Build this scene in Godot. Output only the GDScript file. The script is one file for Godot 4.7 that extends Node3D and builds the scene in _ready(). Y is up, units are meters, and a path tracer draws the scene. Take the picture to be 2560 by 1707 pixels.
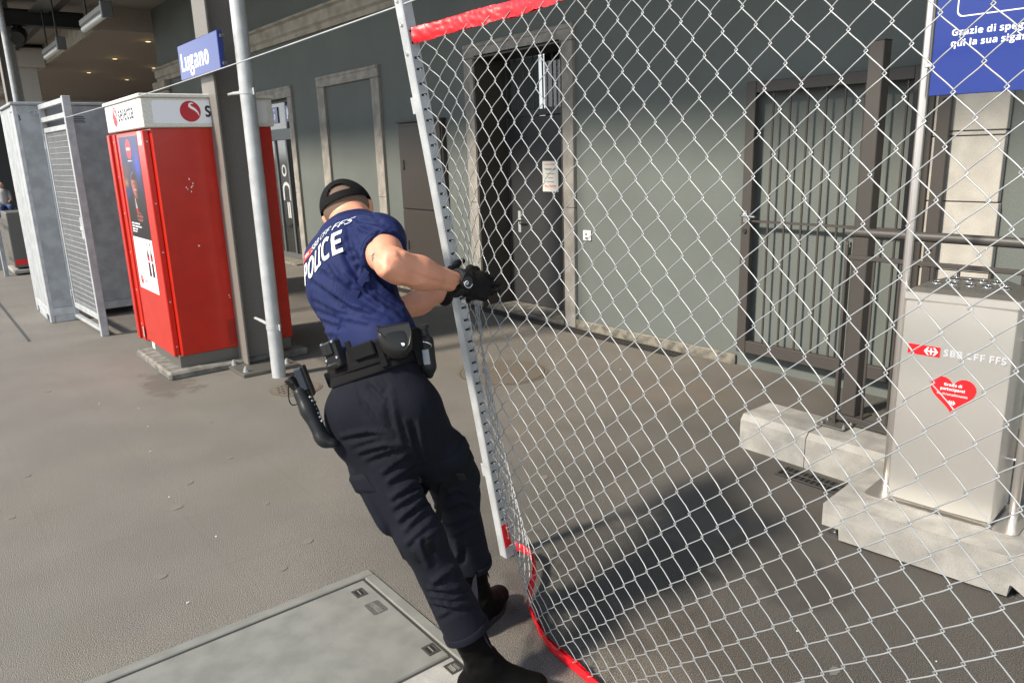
extends Node3D
# A platform at a railway station: a man in uniform drags a chain-link fence panel past a grey station wall.
# World: x along the station wall, y up, z from the wall (z = -5.09) towards the tracks. Metres.

const WALL_Z := -5.09
var M := {}
var rng := RandomNumberGenerator.new()
var noise := FastNoiseLite.new()
var unit_box_cache := {}


func _ready() -> void:
	rng.seed = 4711
	noise.seed = 7
	noise.frequency = 1.0
	# --- camera, sky, sun, exposure -------------------------------------------------
	var cam := Camera3D.new()
	cam.name = "camera"
	cam.transform = Transform3D(Basis(V(0.62181, -0.03265, -0.78249), V(-0.17206, 0.96902, -0.17717), V(0.76403, 0.2448, 0.59693)), V(0, 1.75, 0))
	cam.fov = 48.268
	cam.near = 0.05
	cam.far = 400.0
	add_child(cam)
	var sky_mat := ProceduralSkyMaterial.new()
	sky_mat.sky_top_color = Color(0.50, 0.58, 0.68)
	sky_mat.sky_horizon_color = Color(0.86, 0.87, 0.86)
	sky_mat.sky_curve = 0.25
	sky_mat.ground_bottom_color = Color(0.36, 0.34, 0.31)
	sky_mat.ground_horizon_color = Color(0.62, 0.61, 0.58)
	sky_mat.sun_angle_max = 1.0
	sky_mat.sky_energy_multiplier = 1.3
	var sky := Sky.new()
	sky.sky_material = sky_mat
	var env := Environment.new()
	env.background_mode = Environment.BG_SKY
	env.sky = sky
	env.background_energy_multiplier = 1.0
	env.tonemap_mode = Environment.TONE_MAPPER_LINEAR
	env.tonemap_exposure = 1.78
	env.sdfgi_enabled = true
	env.ssao_enabled = true
	env.ssil_enabled = true
	var we := WorldEnvironment.new()
	we.name = "world_environment"
	we.environment = env
	add_child(we)
	var sun := DirectionalLight3D.new()
	sun.name = "sun"
	sun.light_energy = 1.34
	sun.light_color = Color(1.0, 0.955, 0.885)
	sun.light_angular_distance = 6.0
	sun.shadow_enabled = true
	sun.sky_mode = DirectionalLight3D.SKY_MODE_LIGHT_ONLY
	sun.basis = Basis.looking_at(V(0.107, -0.643, -0.759), Vector3.UP)
	add_child(sun)

	make_materials()
	build_ground()
	build_canopy_and_hall()
	build_station_building()
	build_wall_fixtures()
	build_gate_and_right_side()
	build_railing()
	build_bin()
	build_vending()
	build_column_and_pipe()
	build_containers()
	build_far_left()
	build_hatch_and_covers()
	build_fence()
	build_person()


# ======================================================================= helpers
func V(x: float, y: float, z: float) -> Vector3:
	return Vector3(x, y, z)


class MB:
	var v := PackedVector3Array()
	var n := PackedVector3Array()
	var u := PackedVector2Array()
	var c := PackedColorArray()
	var idx := PackedInt32Array()
	var col := Color(1, 1, 1)
	var use_col := false

	func add(p: Vector3, nn: Vector3, uv := Vector2.ZERO) -> int:
		v.push_back(p); n.push_back(nn); u.push_back(uv)
		if use_col:
			c.push_back(col)
		return v.size() - 1

	func face(i: int, j: int, k: int) -> void:
		var nn := (v[k] - v[i]).cross(v[j] - v[i])
		if nn.dot(n[i] + n[j] + n[k]) < 0.0:
			idx.push_back(i); idx.push_back(k); idx.push_back(j)
		else:
			idx.push_back(i); idx.push_back(j); idx.push_back(k)

	func tri(a: Vector3, b: Vector3, d: Vector3, out: Vector3) -> void:
		var nn := (d - a).cross(b - a)
		if nn.length_squared() < 1e-18:
			return
		nn = nn.normalized()
		if nn.dot(out) < 0.0:
			nn = -nn
		var i := add(a, nn, Vector2(a.x + a.z, a.y)); var j := add(b, nn, Vector2(b.x + b.z, b.y)); var k := add(d, nn, Vector2(d.x + d.z, d.y))
		face(i, j, k)

	func quad(a: Vector3, b: Vector3, d: Vector3, e: Vector3, out: Vector3) -> void:
		var nn := (d - a).cross(b - a)
		if nn.length_squared() < 1e-18:
			nn = (e - a).cross(d - a)
		nn = nn.normalized()
		if nn.dot(out) < 0.0:
			nn = -nn
		var i := add(a, nn, Vector2(0, 0)); var j := add(b, nn, Vector2(1, 0)); var k := add(d, nn, Vector2(1, 1)); var l := add(e, nn, Vector2(0, 1))
		face(i, j, k); face(i, k, l)

	# a box whose edges are chamfered by ch
	func box(ctr: Vector3, size: Vector3, ch := 0.0, bs := Basis()) -> MB:
		var h := size * 0.5
		if ch <= 0.0:
			for ax in 3:
				for s in [-1.0, 1.0]:
					var o := Vector3.ZERO; o[ax] = s
					var p := Vector3.ZERO; p[(ax + 1) % 3] = h[(ax + 1) % 3]
					var q := Vector3.ZERO; q[(ax + 2) % 3] = h[(ax + 2) % 3]
					var m := o * h[ax]
					quad(ctr + bs * (m - p - q), ctr + bs * (m + p - q), ctr + bs * (m + p + q), ctr + bs * (m - p + q), bs * o)
			return self
		ch = minf(ch, minf(h.x, minf(h.y, h.z)) * 0.95)
		for ax in 3:
			for s in [-1.0, 1.0]:
				var o := Vector3.ZERO; o[ax] = s
				var p := Vector3.ZERO; p[(ax + 1) % 3] = h[(ax + 1) % 3] - ch
				var q := Vector3.ZERO; q[(ax + 2) % 3] = h[(ax + 2) % 3] - ch
				var m := o * h[ax]
				quad(ctr + bs * (m - p - q), ctr + bs * (m + p - q), ctr + bs * (m + p + q), ctr + bs * (m - p + q), bs * o)
		for ax in 3:
			var b1 := (ax + 1) % 3
			var b2 := (ax + 2) % 3
			for s1 in [-1.0, 1.0]:
				for s2 in [-1.0, 1.0]:
					var e := Vector3.ZERO; e[ax] = h[ax] - ch
					var p1 := Vector3.ZERO; p1[b1] = s1 * h[b1]; p1[b2] = s2 * (h[b2] - ch)
					var p2 := Vector3.ZERO; p2[b1] = s1 * (h[b1] - ch); p2[b2] = s2 * h[b2]
					quad(ctr + bs * (p1 - e), ctr + bs * (p1 + e), ctr + bs * (p2 + e), ctr + bs * (p2 - e), bs * (p1 + p2))
		for sx in [-1.0, 1.0]:
			for sy in [-1.0, 1.0]:
				for sz in [-1.0, 1.0]:
					var k := Vector3(sx * h.x, sy * h.y, sz * h.z)
					var dx := Vector3(sx * ch, 0, 0); var dy := Vector3(0, sy * ch, 0); var dz := Vector3(0, 0, sz * ch)
					tri(ctr + bs * (k - dy - dz), ctr + bs * (k - dx - dz), ctr + bs * (k - dx - dy), bs * Vector3(sx, sy, sz))
		return self

	# a box given by its two corners
	func span(a: Vector3, b: Vector3, ch := 0.0) -> MB:
		return box((a + b) * 0.5, (b - a).abs(), ch)

	# a round bar along a path; r is a number or one radius per point
	func tube(path: Array, r, sides := 8, caps := true, flat := Vector3.ZERO, squash := 1.0) -> MB:
		var t0: Vector3 = (path[1] - path[0]).normalized()
		var side := t0.cross(Vector3.UP if absf(t0.y) < 0.9 else Vector3.RIGHT).normalized()
		if flat != Vector3.ZERO:
			side = (flat - t0 * flat.dot(t0)).normalized()
		var first := v.size()
		for k in path.size():
			var p: Vector3 = path[k]
			var a: Vector3 = path[maxi(k - 1, 0)]
			var b: Vector3 = path[mini(k + 1, path.size() - 1)]
			var t := (b - a).normalized()
			side = (side - t * side.dot(t)).normalized()
			var up := t.cross(side)
			var rr: float = r[k] if r is Array else r
			for s in sides:
				var an := TAU * s / sides
				var d := side * cos(an) * squash + up * sin(an)
				add(p + d * rr, (side * cos(an) / squash + up * sin(an)).normalized(), Vector2(float(s) / sides, float(k)))
		for k in path.size() - 1:
			for s in sides:
				var i := first + k * sides + s
				var j := first + k * sides + (s + 1) % sides
				face(i, j, j + sides); face(i, j + sides, i + sides)
		if caps:
			for e in 2:
				var k: int = 0 if e == 0 else path.size() - 1
				var o: Vector3 = (path[0] - path[1]).normalized() if e == 0 else (path[-1] - path[-2]).normalized()
				var m := add(path[k], o)
				var ring := v.size()
				for s in sides:
					add(v[first + k * sides + s], o)
				for s in sides:
					face(m, ring + s, ring + (s + 1) % sides)
		return self

	# a smooth sheet through rows of points
	func grid(rows: Array, closed := false) -> MB:
		var nr: int = rows.size()
		var nc: int = rows[0].size()
		var first := v.size()
		for i in nr:
			for j in nc:
				add(rows[i][j], Vector3.ZERO, Vector2(float(j) / maxf(1, nc - 1), float(i) / maxf(1, nr - 1)))
		var lim := nc if closed else nc - 1
		for i in nr - 1:
			for j in lim:
				var a := first + i * nc + j
				var b := first + i * nc + (j + 1) % nc
				for t in [[a, b, b + nc], [a, b + nc, a + nc]]:
					var nn: Vector3 = (v[t[2]] - v[t[0]]).cross(v[t[1]] - v[t[0]])
					for q in t:
						n[q] += nn
						idx.push_back(q)
		for k in range(first, v.size()):
			n[k] = n[k].normalized() if n[k].length_squared() > 1e-20 else Vector3.UP
		return self

	# a flat outline (in the x-y plane of xf) given depth along xf's z, from 0 to depth
	func prism(poly: PackedVector2Array, xf: Transform3D, depth: float) -> MB:
		var t := Geometry2D.triangulate_polygon(poly)
		var z := xf.basis.z.normalized()
		for s in 2:
			var o := z * (1.0 if s == 1 else -1.0)
			var base := v.size()
			for p in poly:
				add(xf * Vector3(p.x, p.y, depth * s), o, p)
			for k in range(0, t.size(), 3):
				face(base + t[k], base + t[k + 1], base + t[k + 2])
		var ctr := Vector2.ZERO
		var turn := 0.0
		for k in poly.size():
			turn += poly[k].cross(poly[(k + 1) % poly.size()])
		for k in poly.size():
			var a := poly[k]
			var b := poly[(k + 1) % poly.size()]
			var o2 := Vector2(b.y - a.y, a.x - b.x) * signf(turn)
			quad(xf * Vector3(a.x, a.y, 0), xf * Vector3(b.x, b.y, 0), xf * Vector3(b.x, b.y, depth), xf * Vector3(a.x, a.y, depth), xf.basis * Vector3(o2.x, o2.y, 0))
		return self

	func mesh() -> ArrayMesh:
		var a := []
		a.resize(Mesh.ARRAY_MAX)
		a[Mesh.ARRAY_VERTEX] = v
		a[Mesh.ARRAY_NORMAL] = n
		a[Mesh.ARRAY_TEX_UV] = u
		if use_col:
			a[Mesh.ARRAY_COLOR] = c
		a[Mesh.ARRAY_INDEX] = idx
		var m := ArrayMesh.new()
		m.add_surface_from_arrays(Mesh.PRIMITIVE_TRIANGLES, a)
		return m


func disc(r: float, k := 24, sx := 1.0, sy := 1.0) -> PackedVector2Array:
	var p := PackedVector2Array()
	for i in k:
		p.push_back(Vector2(cos(TAU * i / k) * r * sx, sin(TAU * i / k) * r * sy))
	return p


func rect(w: float, h: float) -> PackedVector2Array:
	return PackedVector2Array([Vector2(-w / 2, -h / 2), Vector2(w / 2, -h / 2), Vector2(w / 2, h / 2), Vector2(-w / 2, h / 2)])


func pts(a: Array) -> PackedVector2Array:
	var p := PackedVector2Array()
	for i in range(0, a.size(), 2):
		p.push_back(Vector2(a[i], a[i + 1]))
	return p


func thing(called: String, label: String, category: String, at := Vector3.ZERO, group := "", turn := 0.0) -> Node3D:
	var o := Node3D.new()
	o.name = numbered(called)
	add_child(o)
	o.position = at
	o.rotation.y = turn
	o.set_meta("label", label)
	o.set_meta("category", category)
	if group != "":
		o.set_meta("group", group)
	return o


var used := {}
func numbered(s: String) -> String:
	if not used.has(s):
		used[s] = 0
		return s
	used[s] += 1
	return "%s_%03d" % [s, used[s]]


# one named mesh; its shape is given in world places unless local
func obj(called: String, shape, m: Material, parent: Node, local := false) -> MeshInstance3D:
	var o := MeshInstance3D.new()
	o.mesh = shape.mesh() if shape is MB else shape
	o.material_override = m
	var k := 0
	o.name = called
	while parent.has_node(NodePath(String(o.name))):
		k += 1
		o.name = "%s_%03d" % [called, k]
	parent.add_child(o, true)
	if not local and parent is Node3D and parent != self and not parent is MeshInstance3D:
		o.position = -(parent as Node3D).position
	return o


func struct(called: String, shape, m: Material, parent: Node = self) -> MeshInstance3D:
	var o := obj(called, shape, m, parent)
	if parent == self:
		o.set_meta("kind", "structure")
	return o


func text_mesh(s: String, cap: float, depth := 0.0006, bold := true, serif := false) -> TextMesh:
	var f := SystemFont.new()
	f.font_names = PackedStringArray(["Droid Serif" if serif else "Droid Sans"])
	f.font_weight = 700 if bold else 400
	var t := TextMesh.new()
	t.font = f
	t.text = s
	t.font_size = 64
	t.pixel_size = cap / (64.0 * 0.714)
	t.depth = depth
	t.curve_step = 1.0
	t.horizontal_alignment = HORIZONTAL_ALIGNMENT_LEFT
	t.vertical_alignment = VERTICAL_ALIGNMENT_BOTTOM
	return t


# lettering whose baseline starts at xf's origin
func letters(called: String, s: String, cap: float, xf: Transform3D, m: Material, parent: Node3D, width := 0.0, bold := true, serif := false) -> MeshInstance3D:
	var t := text_mesh(s, cap, 0.0006, bold, serif)
	var a := t.get_mesh_arrays()
	var vs: PackedVector3Array = a[Mesh.ARRAY_VERTEX]
	var lo := Vector3(1e9, 1e9, 0)
	var hi := Vector3(-1e9, -1e9, 0)
	for p in vs:
		lo = lo.min(p); hi = hi.max(p)
	var kx := 1.0 if width <= 0.0 else width / (hi.x - lo.x)
	# the baseline: letters without a descender start at their lowest point
	var dip := 0.0
	for ch in "gpqyj,Q":
		if s.contains(ch):
			dip = cap * 0.30
	for ch in "/()":
		if s.contains(ch):
			dip = maxf(dip, cap * 0.02)
	var mb := MB.new()
	var ns: PackedVector3Array = a[Mesh.ARRAY_NORMAL]
	for k in vs.size():
		var p := Vector3((vs[k].x - lo.x) * kx, vs[k].y - lo.y - dip, vs[k].z)
		mb.add(xf * p, (xf.basis * ns[k]).normalized())
	var ii: PackedInt32Array = a[Mesh.ARRAY_INDEX] if a[Mesh.ARRAY_INDEX] != null else PackedInt32Array(range(vs.size()))
	for k in range(0, ii.size(), 3):
		mb.face(ii[k], ii[k + 1], ii[k + 2])
	return obj(called, mb, m, parent, parent.rotation.y != 0.0)


func smooth(a: float, b: float, x: float) -> float:
	return smoothstep(a, b, x)


# ======================================================================= materials
func mat(lin: Color, rough := 0.7, metal := 0.0) -> StandardMaterial3D:
	var m := StandardMaterial3D.new()
	m.albedo_color = lin.linear_to_srgb()
	m.roughness = rough
	m.metallic = metal
	return m


func ramp(lo: Color, hi: Color, a := 0.3, b := 0.7, mid = null) -> Gradient:
	var g := Gradient.new()
	g.offsets = PackedFloat32Array([a, b])
	g.colors = PackedColorArray([lo, hi])
	if mid != null:
		g.add_point((a + b) * 0.5, mid)
	return g


func ntex(seed_: int, freq: float, lo: Color, hi: Color, a := 0.3, b := 0.7, size := 512, octaves := 4, kind := FastNoiseLite.TYPE_SIMPLEX_SMOOTH) -> NoiseTexture2D:
	var f := FastNoiseLite.new()
	f.seed = seed_
	f.noise_type = kind
	f.frequency = freq
	f.fractal_octaves = octaves
	var t := NoiseTexture2D.new()
	t.width = size
	t.height = size
	t.seamless = true
	t.noise = f
	t.color_ramp = ramp(lo, hi, a, b)
	return t


func g(x: float) -> Color:
	return Color(x, x, x)


# base colour with fine mottling every 1/scale metres, broad mottling, and relief (cm)
func rough_mat(lin: Color, rough: float, seed_: int, scale: float, lo: float, bump := 0.0, freq := 0.06, broad := 0.0, broad_lo := 0.8, metal := 0.0) -> StandardMaterial3D:
	var m := mat(lin, rough, metal)
	m.albedo_texture = ntex(seed_, freq, g(lo), g(1.0), 0.25, 0.75)
	m.uv1_triplanar = true
	m.uv1_world_triplanar = true
	m.uv1_scale = V(scale, scale, scale)
	if bump > 0.0:
		m.heightmap_enabled = true
		m.heightmap_texture = ntex(seed_ + 1, freq, g(0), g(1), 0.2, 0.8)
		m.heightmap_scale = bump
	if broad > 0.0:
		m.detail_enabled = true
		m.detail_blend_mode = BaseMaterial3D.BLEND_MODE_MUL
		m.detail_albedo = ntex(seed_ + 2, 0.012, g(broad_lo), g(1.0), 0.25, 0.75, 512, 5)
		m.detail_uv_layer = BaseMaterial3D.DETAIL_UV_2
		m.uv2_triplanar = true
		m.uv2_world_triplanar = true
		m.uv2_scale = V(broad, broad, broad)
	return m


func make_materials() -> void:
	M.asphalt = rough_mat(Color(0.365, 0.330, 0.285), 0.92, 11, 1.7, 0.36, 0.25, 0.24, 0.22, 0.95)
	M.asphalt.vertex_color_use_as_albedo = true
	M.far_asphalt = rough_mat(Color(0.27, 0.245, 0.21), 0.92, 11, 3.0, 0.7, 0.0, 0.11)
	M.plaster = rough_mat(Color(0.116, 0.130, 0.120), 0.85, 21, 1.6, 0.95, 0.015, 0.08, 0.16, 0.96)
	M.stone = rough_mat(Color(0.47, 0.435, 0.385), 0.85, 31, 5.0, 0.66, 0.12, 0.10, 0.7, 0.85)
	M.dark_stone = rough_mat(Color(0.105, 0.088, 0.068), 0.55, 35, 6.0, 0.35, 0.0, 0.12)
	M.cornice = rough_mat(Color(0.42, 0.38, 0.31), 0.9, 41, 2.0, 0.85, 0.05, 0.08, 0.4, 0.85)
	M.concrete = rough_mat(Color(0.335, 0.322, 0.295), 0.88, 51, 4.0, 0.62, 0.02, 0.10, 0.9, 0.88)
	M.concrete.albedo_texture = ntex(51, 0.11, g(0.45), g(1.0), 0.16, 0.34)
	M.old_concrete = rough_mat(Color(0.34, 0.32, 0.275), 0.9, 54, 4.0, 0.62, 0.2, 0.10, 1.2, 0.72)
	M.slab = rough_mat(Color(0.215, 0.213, 0.190), 0.9, 57, 3.5, 0.84, 0.03, 0.14, 0.9, 0.90)
	M.plinth = rough_mat(Color(0.40, 0.37, 0.30), 0.9, 61, 5.0, 0.55, 0.2, 0.08, 1.5, 0.7)
	M.brown_steel = rough_mat(Color(0.052, 0.045, 0.040), 0.55, 71, 8.0, 0.9, 0.01, 0.1)
	M.column_grey = rough_mat(Color(0.185, 0.170, 0.152), 0.55, 73, 3.0, 0.88, 0.01, 0.05)
	M.rail_grey = rough_mat(Color(0.060, 0.056, 0.052), 0.45, 76, 4.0, 0.9)
	M.cabinet_brown = rough_mat(Color(0.040, 0.034, 0.030), 0.5, 74, 3.0, 0.93, 0.0, 0.05)
	M.door_dark = rough_mat(Color(0.040, 0.040, 0.043), 0.5, 75, 3.0, 0.75, 0.01, 0.05)
	M.galv = rough_mat(Color(0.60, 0.62, 0.63), 0.48, 81, 9.0, 0.80, 0.01, 0.05, 1.1, 0.9, 0.25)
	M.galv_dull = rough_mat(Color(0.40, 0.42, 0.43), 0.6, 82, 7.0, 0.88, 0.01, 0.05, 0.8, 0.9, 0.15)
	M.wire = mat(Color(0.31, 0.32, 0.325), 0.42, 0.35)
	M.black_steel = mat(Color(0.018, 0.018, 0.018), 0.6)
	M.iron = rough_mat(Color(0.27, 0.225, 0.175), 0.75, 83, 12.0, 0.5, 0.03, 0.08, 0.0, 0.8, 0.2)
	M.pit_iron = mat(Color(0.10, 0.082, 0.065), 0.85)
	M.dark_iron = rough_mat(Color(0.055, 0.050, 0.045), 0.7, 84, 12.0, 0.6, 0.03, 0.08)
	M.hole = mat(Color(0.006, 0.006, 0.006), 0.9)
	M.ceiling = rough_mat(Color(0.30, 0.255, 0.215), 0.8, 85, 0.5, 0.95)
	M.soffit = rough_mat(Color(0.24, 0.22, 0.19), 0.8, 86, 0.5, 0.95)
	M.white_wall = mat(Color(0.72, 0.71, 0.68), 0.7)
	M.pillar = rough_mat(Color(0.46, 0.44, 0.41), 0.7, 87, 0.8, 0.93)
	M.cream = rough_mat(Color(0.42, 0.40, 0.36), 0.8, 88, 3.0, 0.92, 0.04, 0.08, 0.8, 0.93)
	M.red = rough_mat(Color(0.47, 0.018, 0.008), 0.30, 89, 0.9, 0.96, 0.0, 0.012)
	M.red.metallic_specular = 0.35
	M.red.clearcoat_enabled = true
	M.red.clearcoat = 0.3
	M.red.clearcoat_roughness = 0.15
	M.dark_red = mat(Color(0.32, 0.008, 0.012), 0.4)
	M.header = rough_mat(Color(0.70, 0.68, 0.60), 0.45, 90, 1.5, 0.93)
	M.panel_white = mat(Color(0.78, 0.78, 0.79), 0.25)
	M.logo_red = mat(Color(0.45, 0.006, 0.015), 0.35)
	M.logo_white = mat(Color(0.85, 0.85, 0.85), 0.4)
	M.ink = mat(Color(0.02, 0.02, 0.022), 0.5)
	M.grey_letter = mat(Color(0.62, 0.63, 0.66), 0.35, 0.2)
	M.sign_blue = mat(Color(0.004, 0.022, 0.19), 0.28)
	M.sign_blue.clearcoat_enabled = true
	M.sign_blue.clearcoat = 0.2
	M.sign_blue.clearcoat_roughness = 0.08
	M.sticker_red = mat(Color(0.72, 0.012, 0.018), 0.4)
	M.base_metal = rough_mat(Color(0.20, 0.19, 0.17), 0.5, 91, 5.0, 0.7, 0.0, 0.06, 0.0, 0.8, 0.5)
	M.inox = mat(Color(0.82, 0.79, 0.74), 0.40, 0.78)
	M.inox.anisotropy_enabled = true
	M.inox.anisotropy = 0.7
	M.inox.roughness_texture = brushed_tex()
	M.inox.uv1_scale = V(1, 1, 1)
	M.inox_lid = rough_mat(Color(0.40, 0.38, 0.345), 0.42, 92, 10.0, 0.8, 0.0, 0.06, 0.0, 0.8, 0.85)
	M.inox_bar = mat(Color(0.70, 0.66, 0.62), 0.30, 0.9)
	M.chrome = mat(Color(0.75, 0.75, 0.74), 0.15, 1.0)
	M.rubber = mat(Color(0.012, 0.012, 0.012), 0.6)
	M.rubber.metallic_specular = 0.3
	M.paper = mat(Color(0.74, 0.72, 0.64), 0.8)
	M.paper_dull = mat(Color(0.42, 0.42, 0.41), 0.5)
	M.plastic_white = mat(Color(0.72, 0.71, 0.66), 0.45)
	M.lamp_white = mat(Color(0.55, 0.54, 0.50), 0.3)
	M.lamp_glow = mat(Color(0.6, 0.55, 0.45), 0.4)
	M.lamp_glow.emission_enabled = true
	M.lamp_glow.emission = Color(1.0, 0.86, 0.6)
	M.lamp_glow.emission_energy_multiplier = 1.0
	M.black_beam = mat(Color(0.010, 0.010, 0.011), 0.6)
	M.frame_grey = mat(Color(0.10, 0.105, 0.105), 0.4, 0.3)
	var glass := StandardMaterial3D.new()
	glass.albedo_color = Color(0.10, 0.11, 0.11, 0.35)
	glass.transparency = BaseMaterial3D.TRANSPARENCY_ALPHA
	glass.roughness = 0.03
	glass.metallic_specular = 0.6
	M.glass = glass
	M.yellow = mat(Color(0.75, 0.50, 0.02), 0.5)
	M.tape = mat(Color(0.66, 0.010, 0.018), 0.42)
	M.tape.backlight_enabled = true
	M.tape.backlight = Color(0.12, 0.01, 0.01)
	M.gum = mat(Color(0.14, 0.13, 0.115), 0.85)
	M.litter = mat(Color(0.62, 0.60, 0.55), 0.8)


func brushed_tex() -> ImageTexture:
	var r := RandomNumberGenerator.new()
	r.seed = 5
	var w := 256
	var h := 256
	var im := Image.create(w, h, false, Image.FORMAT_RGB8)
	for x in w:
		var base := 0.86 + 0.14 * r.randf()
		for y in h:
			var k := clampf(base + 0.05 * (r.randf() - 0.5), 0, 1)
			im.set_pixel(x, y, Color(k, k, k))
	return ImageTexture.create_from_image(im)


# ======================================================================= ground
func ground_tint(x: float, z: float) -> Color:
	var big := noise.get_noise_2d(x * 0.55, z * 0.55)
	var mid := noise.get_noise_2d(x * 2.1 + 40.0, z * 2.1)
	var fine := noise.get_noise_2d(x * 7.0, z * 7.0 + 90.0)
	var k := 1.0 + 0.05 * big + 0.02 * mid + 0.02 * fine
	# soft shade from out of view, painted into the asphalt tone on the wall side
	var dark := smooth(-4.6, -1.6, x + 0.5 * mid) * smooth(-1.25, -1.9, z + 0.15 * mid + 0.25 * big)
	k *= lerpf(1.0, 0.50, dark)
	# wet stain with a ragged edge
	var dx := (x + 2.03) / 0.50
	var dz := (z + 2.05) / 0.62
	var q := dx * dx + dz * dz + 0.9 * mid + 0.75 * fine
	k *= lerpf(0.70, 1.0, smooth(0.45, 0.95, q))
	var q2 := pow((x + 1.55) / 0.35, 2.0) + pow((z + 2.55) / 0.3, 2.0) + 1.1 * mid + 0.8 * fine
	k *= lerpf(0.72, 1.0, smooth(0.3, 0.8, q2))
	# damp foot of the column and the machine
	var q3 := pow((x + 6.35) / 0.5, 2.0) + pow((z + 1.45) / 0.22, 2.0) + 0.9 * mid + 0.6 * fine
	k *= lerpf(0.68, 1.0, smooth(0.4, 0.9, q3))
	# lime washed out by the drain, and grit by the gate
	var wash := smooth(0.45, 0.15, absf(z + 4.72) + 0.25 * mid) * smooth(0.9, 0.4, absf(x + 4.6)) * smooth(0.05, 0.35, fine + mid)
	var c := Color(k, k, k)
	c = c.lerp(Color(1.9, 1.9, 1.85), wash * 0.6)
	# reddish dust
	var dust := smooth(0.1, 0.5, big) * 0.06
	return Color(c.r * (1.0 + dust), c.g, c.b * (1.0 - dust))


func build_ground() -> void:
	var far := MB.new()
	far.quad(V(-150, -0.012, -60), V(60, -0.012, -60), V(60, -0.012, 60), V(-150, -0.012, 60), Vector3.UP)
	struct("ground", far, M.far_asphalt)
	var mb := MB.new()
	mb.use_col = true
	var x0 := -9.0; var z0 := -5.5
	var st := 0.03
	var nx := 340; var nz := 215
	for i in nx + 1:
		for j in nz + 1:
			var x := x0 + i * st
			var z := z0 + j * st
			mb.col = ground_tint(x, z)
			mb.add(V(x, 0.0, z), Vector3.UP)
	for i in nx:
		for j in nz:
			var a := i * (nz + 1) + j
			mb.idx.append_array(PackedInt32Array([a, a + nz + 1, a + nz + 2, a, a + nz + 2, a + 1]))
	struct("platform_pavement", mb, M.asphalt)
	var rest := MB.new()
	rest.use_col = true
	for k in [[-60.0, -9.0, -30.0, 6.0], [1.2, 20.0, -30.0, 6.0]]:
		rest.quad(V(k[0], 0, k[2]), V(k[1], 0, k[2]), V(k[1], 0, k[3]), V(k[0], 0, k[3]), Vector3.UP)
	rest.quad(V(-9, 0, 0.95), V(1.2, 0, 0.95), V(1.2, 0, 6), V(-9, 0, 6), Vector3.UP)
	rest.quad(V(-9, 0, -30), V(1.2, 0, -30), V(1.2, 0, -5.5), V(-9, 0, -5.5), Vector3.UP)
	struct("platform_pavement_beyond", rest, M.asphalt)
	# trodden chewing gum and small litter on the asphalt
	var pav := get_node("platform_pavement")
	var gum := [-7.87, -0.95, -6.49, -1.28, -6.87, -0.65, -4.24, -0.99, -3.97, -0.85, -3.69, -1.22, -4.44, -0.16, -4.45, -1.28, -3.16, -1.22, -3.0, -1.03, -2.95, -2.5, -1.1, -2.2, -5.2, -1.4, -5.0, -0.3, -3.3, -0.6]
	for k in range(0, gum.size(), 2):
		var r := rng.randf_range(0.018, 0.036)
		var p := disc(r, 14, 1.0, rng.randf_range(0.6, 0.9))
		for q in p.size():
			p[q] *= rng.randf_range(0.85, 1.12)
		var b := MB.new()
		b.prism(p, Transform3D(Basis(V(1, 0, 0), V(0, 0, -1), V(0, 1, 0)).rotated(Vector3.UP, rng.randf() * TAU), V(gum[k], 0.0005, gum[k + 1])), 0.0022)
		obj("gum_spot", b, M.gum, pav)
	var lit := [-5.87, -1.1, -4.9, -0.945, -4.12, -0.85, -3.01, -0.63, -6.2, -0.9, -3.5, -0.9, -5.4, -1.05, -2.8, -2.7, -1.3, -2.3, -4.1, -4.3, -3.6, -4.2, -0.9, -2.5]
	for k in range(0, lit.size(), 2):
		var b2 := MB.new()
		b2.box(V(lit[k], 0.004, lit[k + 1]), V(rng.randf_range(0.006, 0.014), 0.003, rng.randf_range(0.004, 0.007)), 0.001, Basis(Vector3.UP, rng.randf() * TAU) * Basis(Vector3.RIGHT, rng.randf_range(-0.25, 0.25)))
		obj("litter", b2, M.litter, pav)
	# the joint between two asphalt strips by the container
	var j2 := MB.new()
	j2.span(V(-15.5, 0.0, -0.80), V(-9.05, 0.004, -0.775))
	obj("surface_joint", j2, M.dark_iron, pav)


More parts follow.
